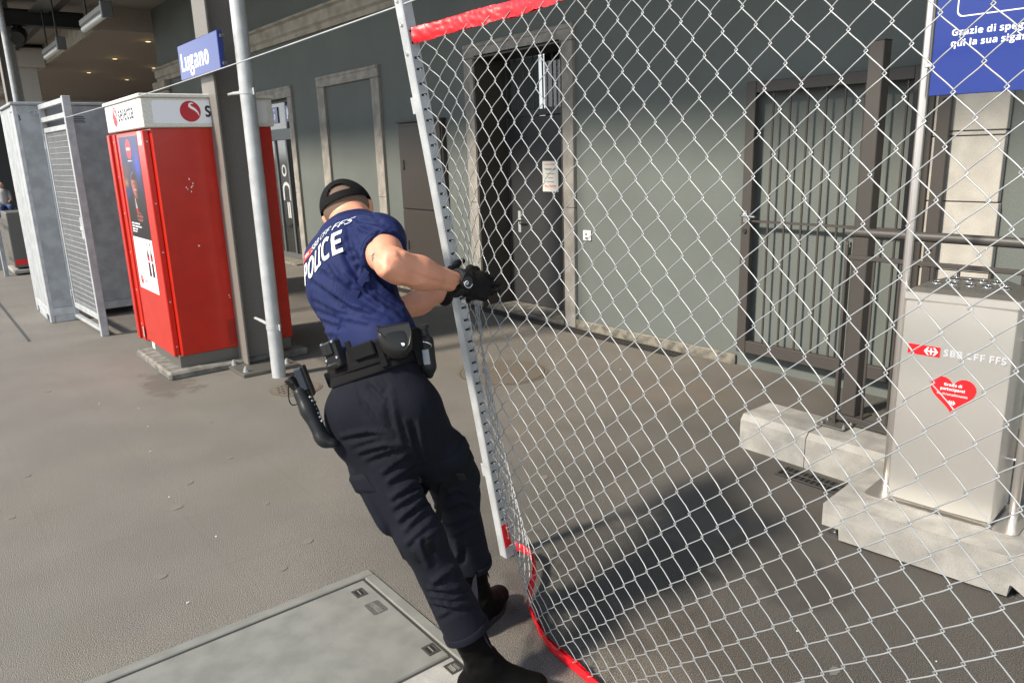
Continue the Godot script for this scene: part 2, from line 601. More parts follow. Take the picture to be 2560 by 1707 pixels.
# ======================================================================= canopy, hall
func build_canopy_and_hall() -> void:
	var can := thing("platform_canopy", "platform canopy roof with pale soffit and black steel beams overhead", "canopy", V(-6, 4.95, -3.3))
	var b := MB.new()
	b.span(V(-46, 4.97, WALL_Z + 0.01), V(4, 5.2, -1.35))
	obj("roof_slab", b, M.soffit, can)
	var lb := MB.new()
	lb.span(V(-46, 4.78, -3.24), V(4, 4.965, -3.10))
	obj("long_beam", lb, M.black_beam, can)
	for x in [-19.05, -6.48]:
		var cb := MB.new()
		cb.span(V(x - 0.14, 4.77, -3.70), V(x + 0.14, 4.79, -1.75))
		cb.span(V(x - 0.012, 4.515, -3.70), V(x + 0.012, 4.77, -1.75))
		cb.span(V(x - 0.14, 4.49, -3.70), V(x + 0.14, 4.515, -1.75))
		cb.span(V(x - 0.14, 4.515, -3.70), V(x + 0.14, 4.77, -3.685))
		obj("cross_beam", cb, M.black_beam, can)
	# the open hall beyond the end of the building
	var hall := thing("station_hall", "open station hall with brown ceiling and recessed downlights beyond the grey building", "hall", V(-30, 0, -8))
	var c := MB.new()
	c.span(V(-40.2, 4.5, -16), V(-19.02, 5.2, -3.93))
	obj("ceiling", c, M.ceiling, hall)
	var edge := MB.new()
	edge.span(V(-40.2, 4.46, -3.93), V(-19.02, 4.968, -3.86))
	obj("ceiling_edge", edge, M.cornice, hall)
	var fw := MB.new()
	fw.span(V(-40.5, 0, -16), V(-40.2, 4.5, -3.0))
	obj("end_wall", fw, M.white_wall, hall)
	var bw := MB.new()
	bw.span(V(-40.2, 0, -16.2), V(-19.02, 4.5, -16.0))
	obj("back_wall", bw, M.ceiling, hall)
	var spots := [-20.22, -5.24, -23.87, -5.27, -27.69, -5.31, -29.67, -6.83, -25.76, -6.74]
	for k in range(0, spots.size(), 2):
		var d := thing("downlight", ["small round recessed downlight nearest the dark corner of the building, by the tracks", "small round recessed downlight, middle of the front row of three", "small round recessed downlight, farthest of the front row beside the white pillar", "small round recessed downlight, farther of the two in the back row", "small round recessed downlight, nearer of the two in the back row above the cornice end"][k / 2], "downlight", V(spots[k], 4.48, spots[k + 1]), "downlights in the brown hall ceiling")
		var ring := MB.new()
		ring.tube([V(0, 0.018, 0), V(0, -0.006, 0)], 0.075, 20)
		obj("trim_ring", ring, M.lamp_white, d, true)
		var gl := MB.new()
		gl.tube([V(0, -0.006, 0), V(0, -0.012, 0)], 0.055, 20)
		obj("lamp_face", gl, M.lamp_glow, d, true)
		var li := OmniLight3D.new()
		li.name = "downlight_light"
		li.light_color = Color(1.0, 0.86, 0.6)
		li.light_energy = 0.008
		li.light_size = 0.08
		li.omni_range = 12.0
		li.omni_attenuation = 2.0
		li.shadow_enabled = true
		d.add_child(li)
		li.position = V(0, -0.12, 0)
	# white pillar
	var pl := thing("hall_pillar", "pale square pillar with a wide head under the canopy, left of the hanging lamps", "pillar", V(-26.0, 0, -3.35))
	b = MB.new()
	b.box(V(-26.0, 2.3, -3.35), V(0.55, 4.6, 0.62), 0.02)
	obj("shaft", b, M.pillar, pl)
	b = MB.new()
	b.box(V(-26.0, 4.62, -3.35), V(1.0, 0.5, 1.0), 0.02)
	obj("head", b, M.pillar, pl)
	# hanging tube lamps
	var lamps := [[-18.95, -17.06, "hanging tube lamp on two rods, lower and farther of the two under the canopy"], [-14.87, -13.13, "hanging tube lamp on two rods, upper and nearer of the two under the canopy"]]
	for l in lamps:
		var t := thing("tube_lamp", l[2], "lamp", V((l[0] + l[1]) * 0.5, 3.9, -2.88), "tube lamps hung under the platform canopy")
		b = MB.new()
		b.span(V(l[0], 3.92, -2.94), V(l[1], 4.03, -2.82), 0.02)
		obj("housing", b, M.column_grey, t)
		b = MB.new()
		b.tube([V(l[0] + 0.02, 3.885, -2.88), V(l[1] - 0.02, 3.885, -2.88)], 0.05, 14)
		obj("tube", b, M.lamp_white, t)
		b = MB.new()
		b.span(V(l[1] - 0.02, 3.82, -2.96), V(l[1] + 0.05, 4.05, -2.80), 0.01)
		obj("end_cap", b, M.frame_grey, t)
		for f in [0.2, 0.85]:
			var x: float = lerpf(l[0], l[1], f)
			b = MB.new()
			b.tube([V(x, 4.02, -2.88), V(x, 4.97, -2.88)], 0.016, 8)
			obj("rod", b, M.black_steel, t)
		b = MB.new()
		b.span(V(l[0], 4.74, -3.05), V(l[1], 4.765, -2.7), 0.004)
		obj("mounting_plate", b, M.frame_grey, t)
	# loudspeaker under the cross beam
	var sp := thing("loudspeaker", "dark drum-shaped loudspeaker hanging under the black canopy beam", "loudspeaker", V(-19.05, 4.3, -2.47))
	b = MB.new()
	b.tube([V(-0.20, 0.06, -0.05), V(-0.17, 0.06, -0.04), V(0.12, -0.05, 0.03), V(0.18, -0.07, 0.04)], [0.11, 0.155, 0.16, 0.12], 20)
	obj("drum", b, M.black_steel, sp, true)
	b = MB.new()
	b.tube([V(0, 0.05, 0), V(0, 0.22, 0)], 0.02, 8)
	obj("bracket", b, M.black_steel, sp, true)


# ======================================================================= station building
func build_station_building() -> void:
	var B := thing("station_building", "grey plastered station building with stone door and window surrounds", "building", V(-9, 0, -6))
	var z := WALL_Z
	# the wall round its openings: the dark door and the glazed entrance
	var w := MB.new()
	var zb := z - 0.45
	var holes := [[-13.95, -12.01, 0.0, 2.652], [-6.965, -5.585, 0.0, 2.70]]
	var xs := -19.0
	for h in holes:
		w.span(V(xs, 0, zb), V(h[0], 5.0, z))
		w.span(V(h[0], h[3], zb), V(h[1], 5.0, z))
		xs = h[1]
	w.span(V(xs, 0, zb), V(5.0, 5.0, z))
	obj("wall", w, M.plaster, B)
	var ew := MB.new()
	ew.span(V(-19.0, 0, -16), V(-18.7, 5.0, zb))
	ew.span(V(-19.0, 5.0, -16), V(5.0, 5.3, z))
	obj("end_wall", ew, M.plaster, B)
	# plinth
	var segs := [[-19.0, -13.95], [-11.84, -10.9], [-9.06, -8.6], [-7.6, -7.16], [-5.43, -3.56]]
	for s in segs:
		var p := MB.new()
		p.span(V(s[0], -0.02, z), V(s[1], 0.085, z + 0.035), 0.008)
		obj("plinth", p, M.plinth, B)
	# cornice of stone lengths, with a profile
	var prof := pts([0, 0, 0.05, 0, 0.05, 0.07, 0.085, 0.10, 0.085, 0.235, 0.13, 0.26, 0.13, 0.29, 0, 0.29])
	var cx := -19.16
	while cx < 4.5:
		var c := MB.new()
		c.prism(prof, Transform3D(Basis(V(0, 0, 1), V(0, 1, 0), V(-1, 0, 0)), V(cx + 1.492, 3.455, z)), 1.49)
		obj("cornice_stone", c, M.cornice, B)
		cx += 1.494
	# end pilaster under the cornice
	var pl := MB.new()
	pl.span(V(-19.12, 0, z), V(-18.42, 3.10, z + 0.04), 0.006)
	obj("pilaster", pl, M.cornice, B)
	pl = MB.new()
	pl.span(V(-19.2, 3.10, z), V(-18.36, 3.26, z + 0.09), 0.02)
	pl.span(V(-19.26, 3.262, z), V(-18.3, 3.452, z + 0.14), 0.012)
	obj("pilaster_capital", pl, M.cornice, B)
	# upper storey band
	var ub := MB.new()
	ub.span(V(-19.05, 3.75, z + 0.002), V(4.9, 4.96, z + 0.02))
	obj("upper_band", ub, M.plaster, B)
	surround(B, -10.9, -9.06, 2.85, 2.70, 0.23, 0.2, "blind_window_surround", true)
	surround(B, -13.98, -11.84, 2.82, 2.652, 0.17, 0.17, "entrance_surround", false)
	surround(B, -7.16, -5.43, 2.845, 2.70, 0.19, 0.155, "door_surround", false)
	# blocked-up window: its plaster lies a little back and shows an old paint edge
	var bl := MB.new()
	bl.span(V(-10.68, 0.09, z - 0.02), V(-9.26, 2.70, z + 0.004))
	obj("blind_panel", bl, M.plaster, B)
	# dark door in its recess
	var zd := -5.46
	var rv := MB.new()
	rv.span(V(-6.99, 0, zd - 0.02), V(-6.955, 2.70, z + 0.045), 0.003)
	obj("door_reveal", rv, M.dark_stone, B)
	rv = MB.new()
	rv.span(V(-5.595, 0, zd - 0.02), V(-5.57, 2.70, z + 0.045), 0.003)
	obj("door_reveal", rv, M.dark_stone, B)
	rv = MB.new()
	rv.span(V(-6.955, 2.69, zd - 0.02), V(-5.595, 2.72, z + 0.045))
	obj("door_head", rv, M.dark_stone, B)
	rv = MB.new()
	rv.span(V(-6.955, -0.01, zd - 0.3), V(-5.595, 0.02, z - 0.01))
	obj("door_sill", rv, M.old_concrete, B)
	var back := MB.new()
	back.span(V(-7.2, 0, -6.3), V(-5.3, 2.9, -6.25))
	obj("dark_inside", back, M.hole, B)
	var leaf := MB.new()
	leaf.span(V(-6.93, 0.025, zd - 0.05), V(-5.61, 2.08, zd), 0.004)
	var lf := obj("door", leaf, M.door_dark, B)
	var hb := MB.new()
	hb.span(V(-6.79, 0.83, zd), V(-6.745, 1.07, zd + 0.008), 0.003)
	obj("handle_plate", hb, M.galv, lf)
	hb = MB.new()
	hb.tube([V(-6.767, 0.97, zd + 0.006), V(-6.767, 0.97, zd + 0.055), V(-6.75, 0.97, zd + 0.06), V(-6.64, 0.972, zd + 0.06)], 0.010, 10)
	obj("handle", hb, M.chrome, lf)
	var fr := MB.new()
	fr.span(V(-6.95, 2.085, zd - 0.06), V(-5.60, 2.15, zd + 0.012), 0.004)
	fr.span(V(-6.95, 0.02, zd - 0.06), V(-6.93, 2.69, zd + 0.008), 0.003)
	fr.span(V(-5.61, 0.02, zd - 0.06), V(-5.597, 2.69, zd + 0.008), 0.003)
	obj("door_frame", fr, M.door_dark, B)
	var tp := MB.new()
	tp.span(V(-6.93, 2.15, zd - 0.05), V(-5.61, 2.685, zd - 0.042))
	obj("transom_pane", tp, M.glass, B)
	for k in 8:
		var x := -6.80 + k * 0.155
		var gb := MB.new()
		gb.tube([V(x, 2.15, zd - 0.012), V(x, 2.69, zd - 0.012)], 0.008, 8)
		obj("grille_bar", gb, M.brown_steel, B)
	# glazed entrance
	var ze := z - 0.13
	var st := MB.new()
	st.span(V(-13.95, -0.01, z - 0.6), V(-12.01, 0.03, z + 0.16), 0.008)
	obj("entrance_step", st, M.plinth, B)
	var eb := MB.new()
	eb.span(V(-14.6, 0, -8.0), V(-11.4, 2.9, -7.95))
	obj("dark_inside", eb, M.hole, B)
	var ef := MB.new()
	ef.span(V(-13.95, 2.02, ze - 0.06), V(-12.01, 2.20, ze + 0.015), 0.005)
	ef.span(V(-13.95, 0.03, ze - 0.05), V(-12.01, 0.12, ze + 0.01), 0.004)
	for x in [-13.10, -12.62, -12.04]:
		ef.span(V(x - 0.03, 0.12, ze - 0.05), V(x + 0.03, 2.02, ze + 0.008), 0.004)
	ef.span(V(-13.95, 2.62, ze - 0.05), V(-12.01, 2.652, ze + 0.01))
	var en := obj("entrance", ef, M.frame_grey, B)
	for s in [[-13.95, -13.13], [-13.07, -12.65], [-12.59, -12.07]]:
		var pn := MB.new()
		pn.span(V(s[0], 0.12, ze - 0.02), V(s[1], 2.02, ze - 0.012))
		obj("pane", pn, M.glass, en)
	var tpn := MB.new()
	tpn.span(V(-13.95, 2.20, ze - 0.02), V(-12.01, 2.62, ze - 0.012))
	obj("pane", tpn, M.glass, en)
	# white letters on the glass, reading upwards
	var zl := ze - 0.0115
	var ring := MB.new()
	for k in 24:
		var a0 := TAU * k / 24
		var a1 := TAU * (k + 1) / 24
		var c0 := V(-12.86 + 0.10 * cos(a0), 1.52 + 0.10 * sin(a0), zl); var c1 := V(-12.86 + 0.10 * cos(a1), 1.52 + 0.10 * sin(a1), zl)
		var d0 := V(-12.86 + 0.062 * cos(a0), 1.52 + 0.062 * sin(a0), zl); var d1 := V(-12.86 + 0.062 * cos(a1), 1.52 + 0.062 * sin(a1), zl)
		ring.quad(c0, c1, d1, d0, Vector3.BACK)
	for k in 12:
		var a0 := PI * k / 12
		var a1 := PI * (k + 1) / 12
		ring.quad(V(-12.83 + 0.16 * cos(a0), 1.20 + 0.13 * sin(a0), zl), V(-12.83 + 0.16 * cos(a1), 1.20 + 0.13 * sin(a1), zl), V(-12.83 + 0.105 * cos(a1), 1.20 + 0.075 * sin(a1), zl), V(-12.83 + 0.105 * cos(a0), 1.20 + 0.075 * sin(a0), zl), Vector3.BACK)
	for x in [-12.9625, -12.6975]:
		ring.quad(V(x - 0.0275, 1.02, zl), V(x + 0.0275, 1.02, zl), V(x + 0.0275, 1.20, zl), V(x - 0.0275, 1.20, zl), Vector3.BACK)
	ring.quad(V(-12.86, 0.72, zl), V(-12.81, 0.72, zl), V(-12.81, 0.99, zl), V(-12.86, 0.99, zl), Vector3.BACK)
	ring.quad(V(-12.79, 0.72, zl), V(-12.735, 0.72, zl), V(-12.735, 0.99, zl), V(-12.79, 0.99, zl), Vector3.BACK)
	obj("white_lettering", ring, M.paper_dull, en)
	# two small blue boards behind the glass over the door
	for s in [[-12.98, "waiting"], [-12.42, "walking"]]:
		var sb := MB.new()
		sb.span(V(s[0] - 0.12, 2.30, ze - 0.01), V(s[0] + 0.12, 2.56, ze + 0.004), 0.003)
		var so := obj("pictogram_board", sb, M.sign_blue, en)
		var fig := MB.new()
		fig.prism(disc(0.02, 12), Transform3D(Basis(), V(s[0] - 0.01, 2.51, ze + 0.0042)), 0.001)
		fig.prism(pts([-0.03, 0.0, 0.0, 0.005, 0.035, 0.07, 0.0, 0.11, -0.03, 0.10, -0.012, 0.06, -0.05, 0.04]) if s[1] == "waiting" else pts([-0.045, 0.0, -0.01, 0.0, 0.0, 0.09, 0.03, 0.03, 0.05, 0.045, 0.02, 0.16, -0.045, 0.16]), Transform3D(Basis(), V(s[0], 2.345, ze + 0.0042)), 0.001)
		obj("pictogram", fig, M.logo_white, so)


# stone surround of lintel and jambs, proud of the wall
func surround(B: Node3D, x0: float, x1: float, top: float, inner_top: float, jl: float, jr: float, called: String, blind: bool) -> void:
	var z := WALL_Z
	var l := MB.new()
	l.span(V(x0, inner_top, z - 0.03), V(x1, top, z + 0.045), 0.006)
	var lo := obj(called, l, M.stone, B)
	var tr := MB.new()
	tr.span(V(x0 + 0.012, top - 0.045, z + 0.04), V(x1 - 0.012, top - 0.008, z + 0.058), 0.006)
	obj("drip_moulding", tr, M.stone, lo)
	for s in [[x0, x0 + jl], [x1 - jr, x1]]:
		# each jamb of two stones, one on the other
		for q in [[0.0, 1.18], [1.183, inner_top - 0.003]]:
			var j := MB.new()
			j.span(V(s[0], q[0], z - 0.03), V(s[1], q[1], z + 0.043), 0.006)
			obj("jamb_stone", j, M.stone, lo)


func build_wall_fixtures() -> void:
	var z := WALL_Z
	var c := thing("electrical_cabinet", "tall brown metal cabinet with two doors, one above the other, on the wall", "cabinet", V(-8.1, 0.05, z))
	var b := MB.new()
	b.span(V(-8.60, 0.05, z + 0.002), V(-7.62, 2.105, z + 0.06), 0.004)
	obj("housing", b, M.cabinet_brown, c)
	for s in [[0.10, 1.035], [1.065, 2.06]]:
		b = MB.new()
		b.span(V(-8.58, s[0], z + 0.0605), V(-7.64, s[1], z + 0.078), 0.005)
		var d := obj("cabinet_door", b, M.cabinet_brown, c)
		var la := MB.new()
		la.span(V(-8.505, s[0] + (s[1] - s[0]) * 0.48, z + 0.078), V(-8.475, s[0] + (s[1] - s[0]) * 0.60, z + 0.092), 0.004)
		obj("latch", la, M.black_steel, d)
	b = MB.new()
	b.span(V(-8.62, 2.105, z + 0.002), V(-7.60, 2.125, z + 0.095), 0.004)
	obj("rain_cap", b, M.cabinet_brown, c)
	var n := thing("notice", "white printed notice sheet taped to the dark door", "notice", V(-6.23, 1.3, -5.459))
	b = MB.new()
	b.span(V(-6.355, 1.295, -5.4595), V(-6.105, 1.612, -5.4585))
	obj("paper_sheet", b, M.paper, n)
	var rows := [0.28, 0.235, 0.225, 0.185, 0.14, 0.10, 0.06, 0.045]
	for k in rows.size():
		b = MB.new()
		var wd: float = [0.17, 0.19, 0.15, 0.12, 0.08, 0.12, 0.19, 0.18][k]
		b.span(V(-6.23 - wd / 2, 1.295 + rows[k], -5.4585), V(-6.23 + wd / 2, 1.295 + rows[k] + 0.006, -5.4580))
		obj("printed_line", b, M.sticker_red if k in [0, 6, 7] else M.frame_grey, n)
	var s := thing("switch_plate", "small white switch plate with a key slot on the grey wall", "switch", V(-5.28, 0.93, z))
	b = MB.new()
	b.span(V(-5.335, 0.878, z + 0.001), V(-5.23, 0.975, z + 0.018), 0.006)
	obj("cover", b, M.plastic_white, s)
	b = MB.new()
	b.tube([V(-5.283, 0.94, z + 0.016), V(-5.283, 0.94, z + 0.024)], 0.012, 14)
	obj("lock_barrel", b, M.chrome, s)
	b = MB.new()
	b.span(V(-5.30, 0.893, z + 0.017), V(-5.265, 0.912, z + 0.0195))
	obj("name_strip", b, M.frame_grey, s)
	# slot drain along the wall
	var d2 := thing("slot_drain", "dark cast iron slot drain along the foot of the station wall", "drain", V(-6.5, 0, -4.93))
	var fr := MB.new()
	fr.span(V(-11.5, -0.02, -5.035), V(-4.05, 0.004, -5.02))
	fr.span(V(-11.5, -0.02, -4.895), V(-4.05, 0.004, -4.88))
	obj("frame", fr, M.dark_iron, d2)
	var bed := MB.new()
	bed.span(V(-11.5, -0.02, -5.02), V(-4.05, 0.0015, -4.895))
	obj("channel", bed, M.hole, d2)
	var gx := -11.49
	while gx < -4.1:
		var gr := MB.new()
		gr.span(V(gx, 0.0016, -4.963), V(gx + 0.49, 0.006, -4.952))
		for k in 13:
			var x := gx + 0.02 + k * 0.0375
			gr.box(V(x, 0.004, -4.99), V(0.018, 0.005, 0.062), 0.0, Basis(Vector3.UP, 0.35))
			gr.box(V(x + 0.012, 0.004, -4.925), V(0.018, 0.005, 0.062), 0.0, Basis(Vector3.UP, -0.35))
		obj("grating", gr, M.dark_iron, d2)
		gx += 0.496


# ======================================================================= gate, post, cream pier
func build_gate_and_right_side() -> void:
	var gt := thing("barred_gate", "brown steel gate of thin upright bars in a square frame, against the grey wall", "gate", V(-2.9, 0.13, -5.0))
	var z := -4.985
	var f := MB.new()
	f.span(V(-3.50, 0.14, z - 0.05), V(-3.42, 2.165, z), 0.004)
	obj("stile", f, M.brown_steel, gt)
	f = MB.new()
	f.span(V(-2.30, 0.14, z - 0.05), V(-2.235, 2.165, z), 0.004)
	obj("stile", f, M.brown_steel, gt)
	f = MB.new()
	f.span(V(-3.419, 2.085, z - 0.05), V(-2.301, 2.163, z - 0.002), 0.004)
	obj("top_rail", f, M.brown_steel, gt)
	f = MB.new()
	f.span(V(-3.419, 0.142, z - 0.05), V(-2.301, 0.235, z - 0.002), 0.004)
	obj("bottom_rail", f, M.brown_steel, gt)
	f = MB.new()
	f.span(V(-3.419, 1.155, z - 0.036), V(-2.301, 1.171, z - 0.014))
	obj("middle_rail", f, M.brown_steel, gt)
	var bar := MB.new()
	bar.tube([V(0, 0.235, 0), V(0, 2.086, 0)], 0.0085, 8)
	var bm := bar.mesh()
	for k in 8:
		var o := obj("bar", bm, M.brown_steel, gt)
		o.position += V(-3.285 + 0.1345 * k, 0, z - 0.0255)
	var h := MB.new()
	h.span(V(-3.478, 1.155, z), V(-3.445, 1.245, z + 0.01), 0.003)
	h.tube([V(-3.462, 1.21, z + 0.008), V(-3.462, 1.21, z + 0.055), V(-3.45, 1.208, z + 0.06), V(-3.34, 1.205, z + 0.06)], 0.011, 10)
	obj("handle", h, M.chrome, gt)
	h = MB.new()
	h.tube([V(-3.462, 1.09, z), V(-3.462, 1.09, z + 0.012)], 0.017, 14)
	obj("lock_barrel", h, M.black_steel, gt)
	# square post in front of the gate
	var p := thing("steel_post", "thick square brown steel post standing in front of the barred gate", "post", V(-2.33, 0, -4.6))
	var b := MB.new()
	b.span(V(-2.375, 0.012, -4.64), V(-2.285, 2.285, -4.55), 0.004)
	obj("shaft", b, M.brown_steel, p)
	b = MB.new()
	b.span(V(-2.377, 2.2855, -4.642), V(-2.283, 2.29, -4.548))
	obj("cap", b, M.brown_steel, p)
	b = MB.new()
	b.span(V(-2.42, 0, -4.69), V(-2.24, 0.012, -4.50))
	obj("base_plate", b, M.brown_steel, p)
	# flat uprights beside it
	var q := thing("channel_upright", "flat brown steel upright with a bolt hole, left of the cream block pier", "post", V(-2.11, 0, -5.0))
	b = MB.new()
	b.span(V(-2.15, 0, -5.02), V(-2.075, 2.06, -4.99), 0.003)
	b.span(V(-2.15, 0, -5.06), V(-2.142, 2.06, -5.02))
	obj("channel", b, M.brown_steel, q)
	for y in [1.95, 1.05]:
		b = MB.new()
		b.tube([V(-2.112, y, -4.9905), V(-2.112, y, -4.989)], 0.012, 14)
		obj("bolt_hole", b, M.hole, q)
	var q2 := thing("tall_upright", "slim dark brown upright rising above the gate, behind the polished bin post", "post", V(-2.21, 0, -5.03))
	b = MB.new()
	b.span(V(-2.222, 0, -5.08), V(-2.185, 3.4, -5.02), 0.003)
	obj("shaft", b, M.brown_steel, q2)
	# cream pier of blocks at the wall
	var pier := thing("block_pier", "cream painted pier of large blocks with dark joints against the grey wall", "pier", V(-1.97, 0, -5.07))
	var ys := [0.0, 0.50, 0.93, 1.35, 1.737, 1.765, 2.25, 2.65, 3.05, 3.44]
	for k in ys.size() - 1:
		b = MB.new()
		b.span(V(-2.20, ys[k] + 0.004, WALL_Z + 0.002), V(-1.778 + rng.randf_range(-0.004, 0.004), ys[k + 1] - 0.003, WALL_Z + 0.05), 0.003)
		obj("block", b, M.cream, pier)
	b = MB.new()
	b.span(V(-2.20, 0.0, WALL_Z + 0.001), V(-1.782, 3.44, WALL_Z + 0.044))
	obj("joint_fill", b, M.dark_iron, pier)


func build_railing() -> void:
	# two concrete kerb blocks
	var k1 := thing("kerb_block", "short weathered concrete kerb block with a chipped free end, left of the joint", "kerb", V(-2.29, 0, -3.8))
	var prof := pts([-3.97, 0, -3.632, 0, -3.636, 0.17, -3.662, 0.202, -3.93, 0.204, -3.97, 0.18])
	var b := MB.new()
	for e in [[-2.50, -2.086, k1]]:
		b.prism(prof, Transform3D(Basis(V(0, 0, 1), V(0, 1, 0), V(-1, 0, 0)), V(e[1], 0, 0)), e[1] - e[0])
	obj("block", b, M.concrete, k1)
	var k2 := thing("kerb_block", "long weathered concrete kerb block carrying the railing, running behind the bin", "kerb", V(-1.2, 0, -3.8))
	b = MB.new()
	b.prism(prof, Transform3D(Basis(V(0, 0, 1), V(0, 1, 0), V(-1, 0, 0)), V(-0.2, -0.002, 0.003)), 1.88)
	obj("block", b, M.concrete, k2)
	var r := thing("handrail_railing", "dark steel railing with a round handrail and upright bars on the concrete kerb", "railing", V(-1.4, 0.2, -3.875))
	var z := -3.875
	b = MB.new()
	b.span(V(-2.115, 0.2045, z - 0.055), V(-1.955, 0.214, z + 0.085), 0.003)
	obj("base_plate", b, M.base_metal, r)
	for q in [[-2.10, -0.01], [-2.09, 0.07], [-1.965, 0.07], [-1.97, -0.02]]:
		b = MB.new()
		b.tube([V(q[0], 0.214, z + q[1]), V(q[0], 0.222, z + q[1])], 0.011, 6)
		b.tube([V(q[0], 0.222, z + q[1]), V(q[0], 0.232, z + q[1]), V(q[0], 0.238, z + q[1])], [0.007, 0.006, 0.003], 10)
		obj("bolt", b, M.chrome, r)
	for x in [-2.05, -0.62]:
		b = MB.new()
		b.span(V(x - 0.008, 0.214, z - 0.02), V(x + 0.008, 1.215, z + 0.02), 0.002)
		obj("upright", b, M.brown_steel, r)
		b = MB.new()
		b.tube([V(x, 1.195, z), V(x + 0.012, 1.21, z + 0.03), V(x + 0.012, 1.24, z + 0.045)], 0.009, 10)
		obj("handrail_bracket", b, M.chrome, r)
	b = MB.new()
	b.tube([V(-2.052, 1.272, z + 0.02), V(0.4, 1.272, z + 0.02)], 0.024, 16)
	obj("handrail", b, M.rail_grey, r)
	b = MB.new()
	b.span(V(-2.042, 1.128, z - 0.014), V(0.4, 1.15, z + 0.014), 0.003)
	obj("top_rail", b, M.brown_steel, r)
	b = MB.new()
	b.span(V(-2.042, 0.236, z - 0.012), V(0.4, 0.266, z + 0.012), 0.003)
	obj("bottom_rail", b, M.brown_steel, r)
	var bar := MB.new()
	bar.tube([V(0, 0.266, 0), V(0, 1.128, 0)], 0.008, 8)
	var bm := bar.mesh()
	for k in 18:
		var o := obj("bar", bm, M.brown_steel, r)
		o.position += V(-1.905 + 0.1355 * k, 0, z)
	# gully grate in front of the kerb
	var d := thing("gully_grate", "black cast iron gully grate in the asphalt before the concrete kerb", "drain grate", V(-1.97, 0, -3.51))
	var xf := Transform3D(Basis(Vector3.UP, 0.02), V(-1.96, 0, -3.515))
	b = MB.new()
	b.box(xf * V(0, 0.0015, 0), V(0.36, 0.003, 0.135), 0.0, xf.basis)
	obj("pit", b, M.hole, d)
	b = MB.new()
	for e in [[0, 0.062, 0.36, 0.012], [0, -0.062, 0.36, 0.012], [-0.176, 0, 0.012, 0.112], [0.176, 0, 0.012, 0.112], [0, 0, 0.34, 0.010]]:
		b.box(xf * V(e[0], 0.006, e[1]), V(e[2], 0.006, e[3]), 0.002, xf.basis)
	obj("frame", b, M.dark_iron, d)
	for k in 11:
		var x := -0.15 + 0.03 * k
		b = MB.new()
		for s in [-1, 1]:
			b.box(xf * V(x + 0.006 * s, 0.0055, 0.031 * s), V(0.011, 0.005, 0.05), 0.0015, xf.basis)
		obj("rib", b, M.dark_iron, d)


# ======================================================================= bin
func arrow_cross(s: float, xf: Transform3D) -> MB:
	# two arrow heads joined by a cross
	var b := MB.new()
	var z := 0.0005
	b.prism(pts([-0.42 * s, 0.06 * s, -0.42 * s, -0.06 * s, 0.42 * s, -0.06 * s, 0.42 * s, 0.06 * s]), xf, z)
	b.prism(pts([-0.06 * s, -0.3 * s, 0.06 * s, -0.3 * s, 0.06 * s, 0.3 * s, -0.06 * s, 0.3 * s]), xf.translated_local(V(0, 0, 0.0001)), z)
	for d in [-1.0, 1.0]:
		b.prism(pts([d * 0.56 * s, 0, d * 0.30 * s, 0.34 * s, d * 0.14 * s, 0.34 * s, d * 0.40 * s, 0, d * 0.14 * s, -0.34 * s, d * 0.30 * s, -0.34 * s]), xf.translated_local(V(0, 0, 0.0002)), z)
	return b


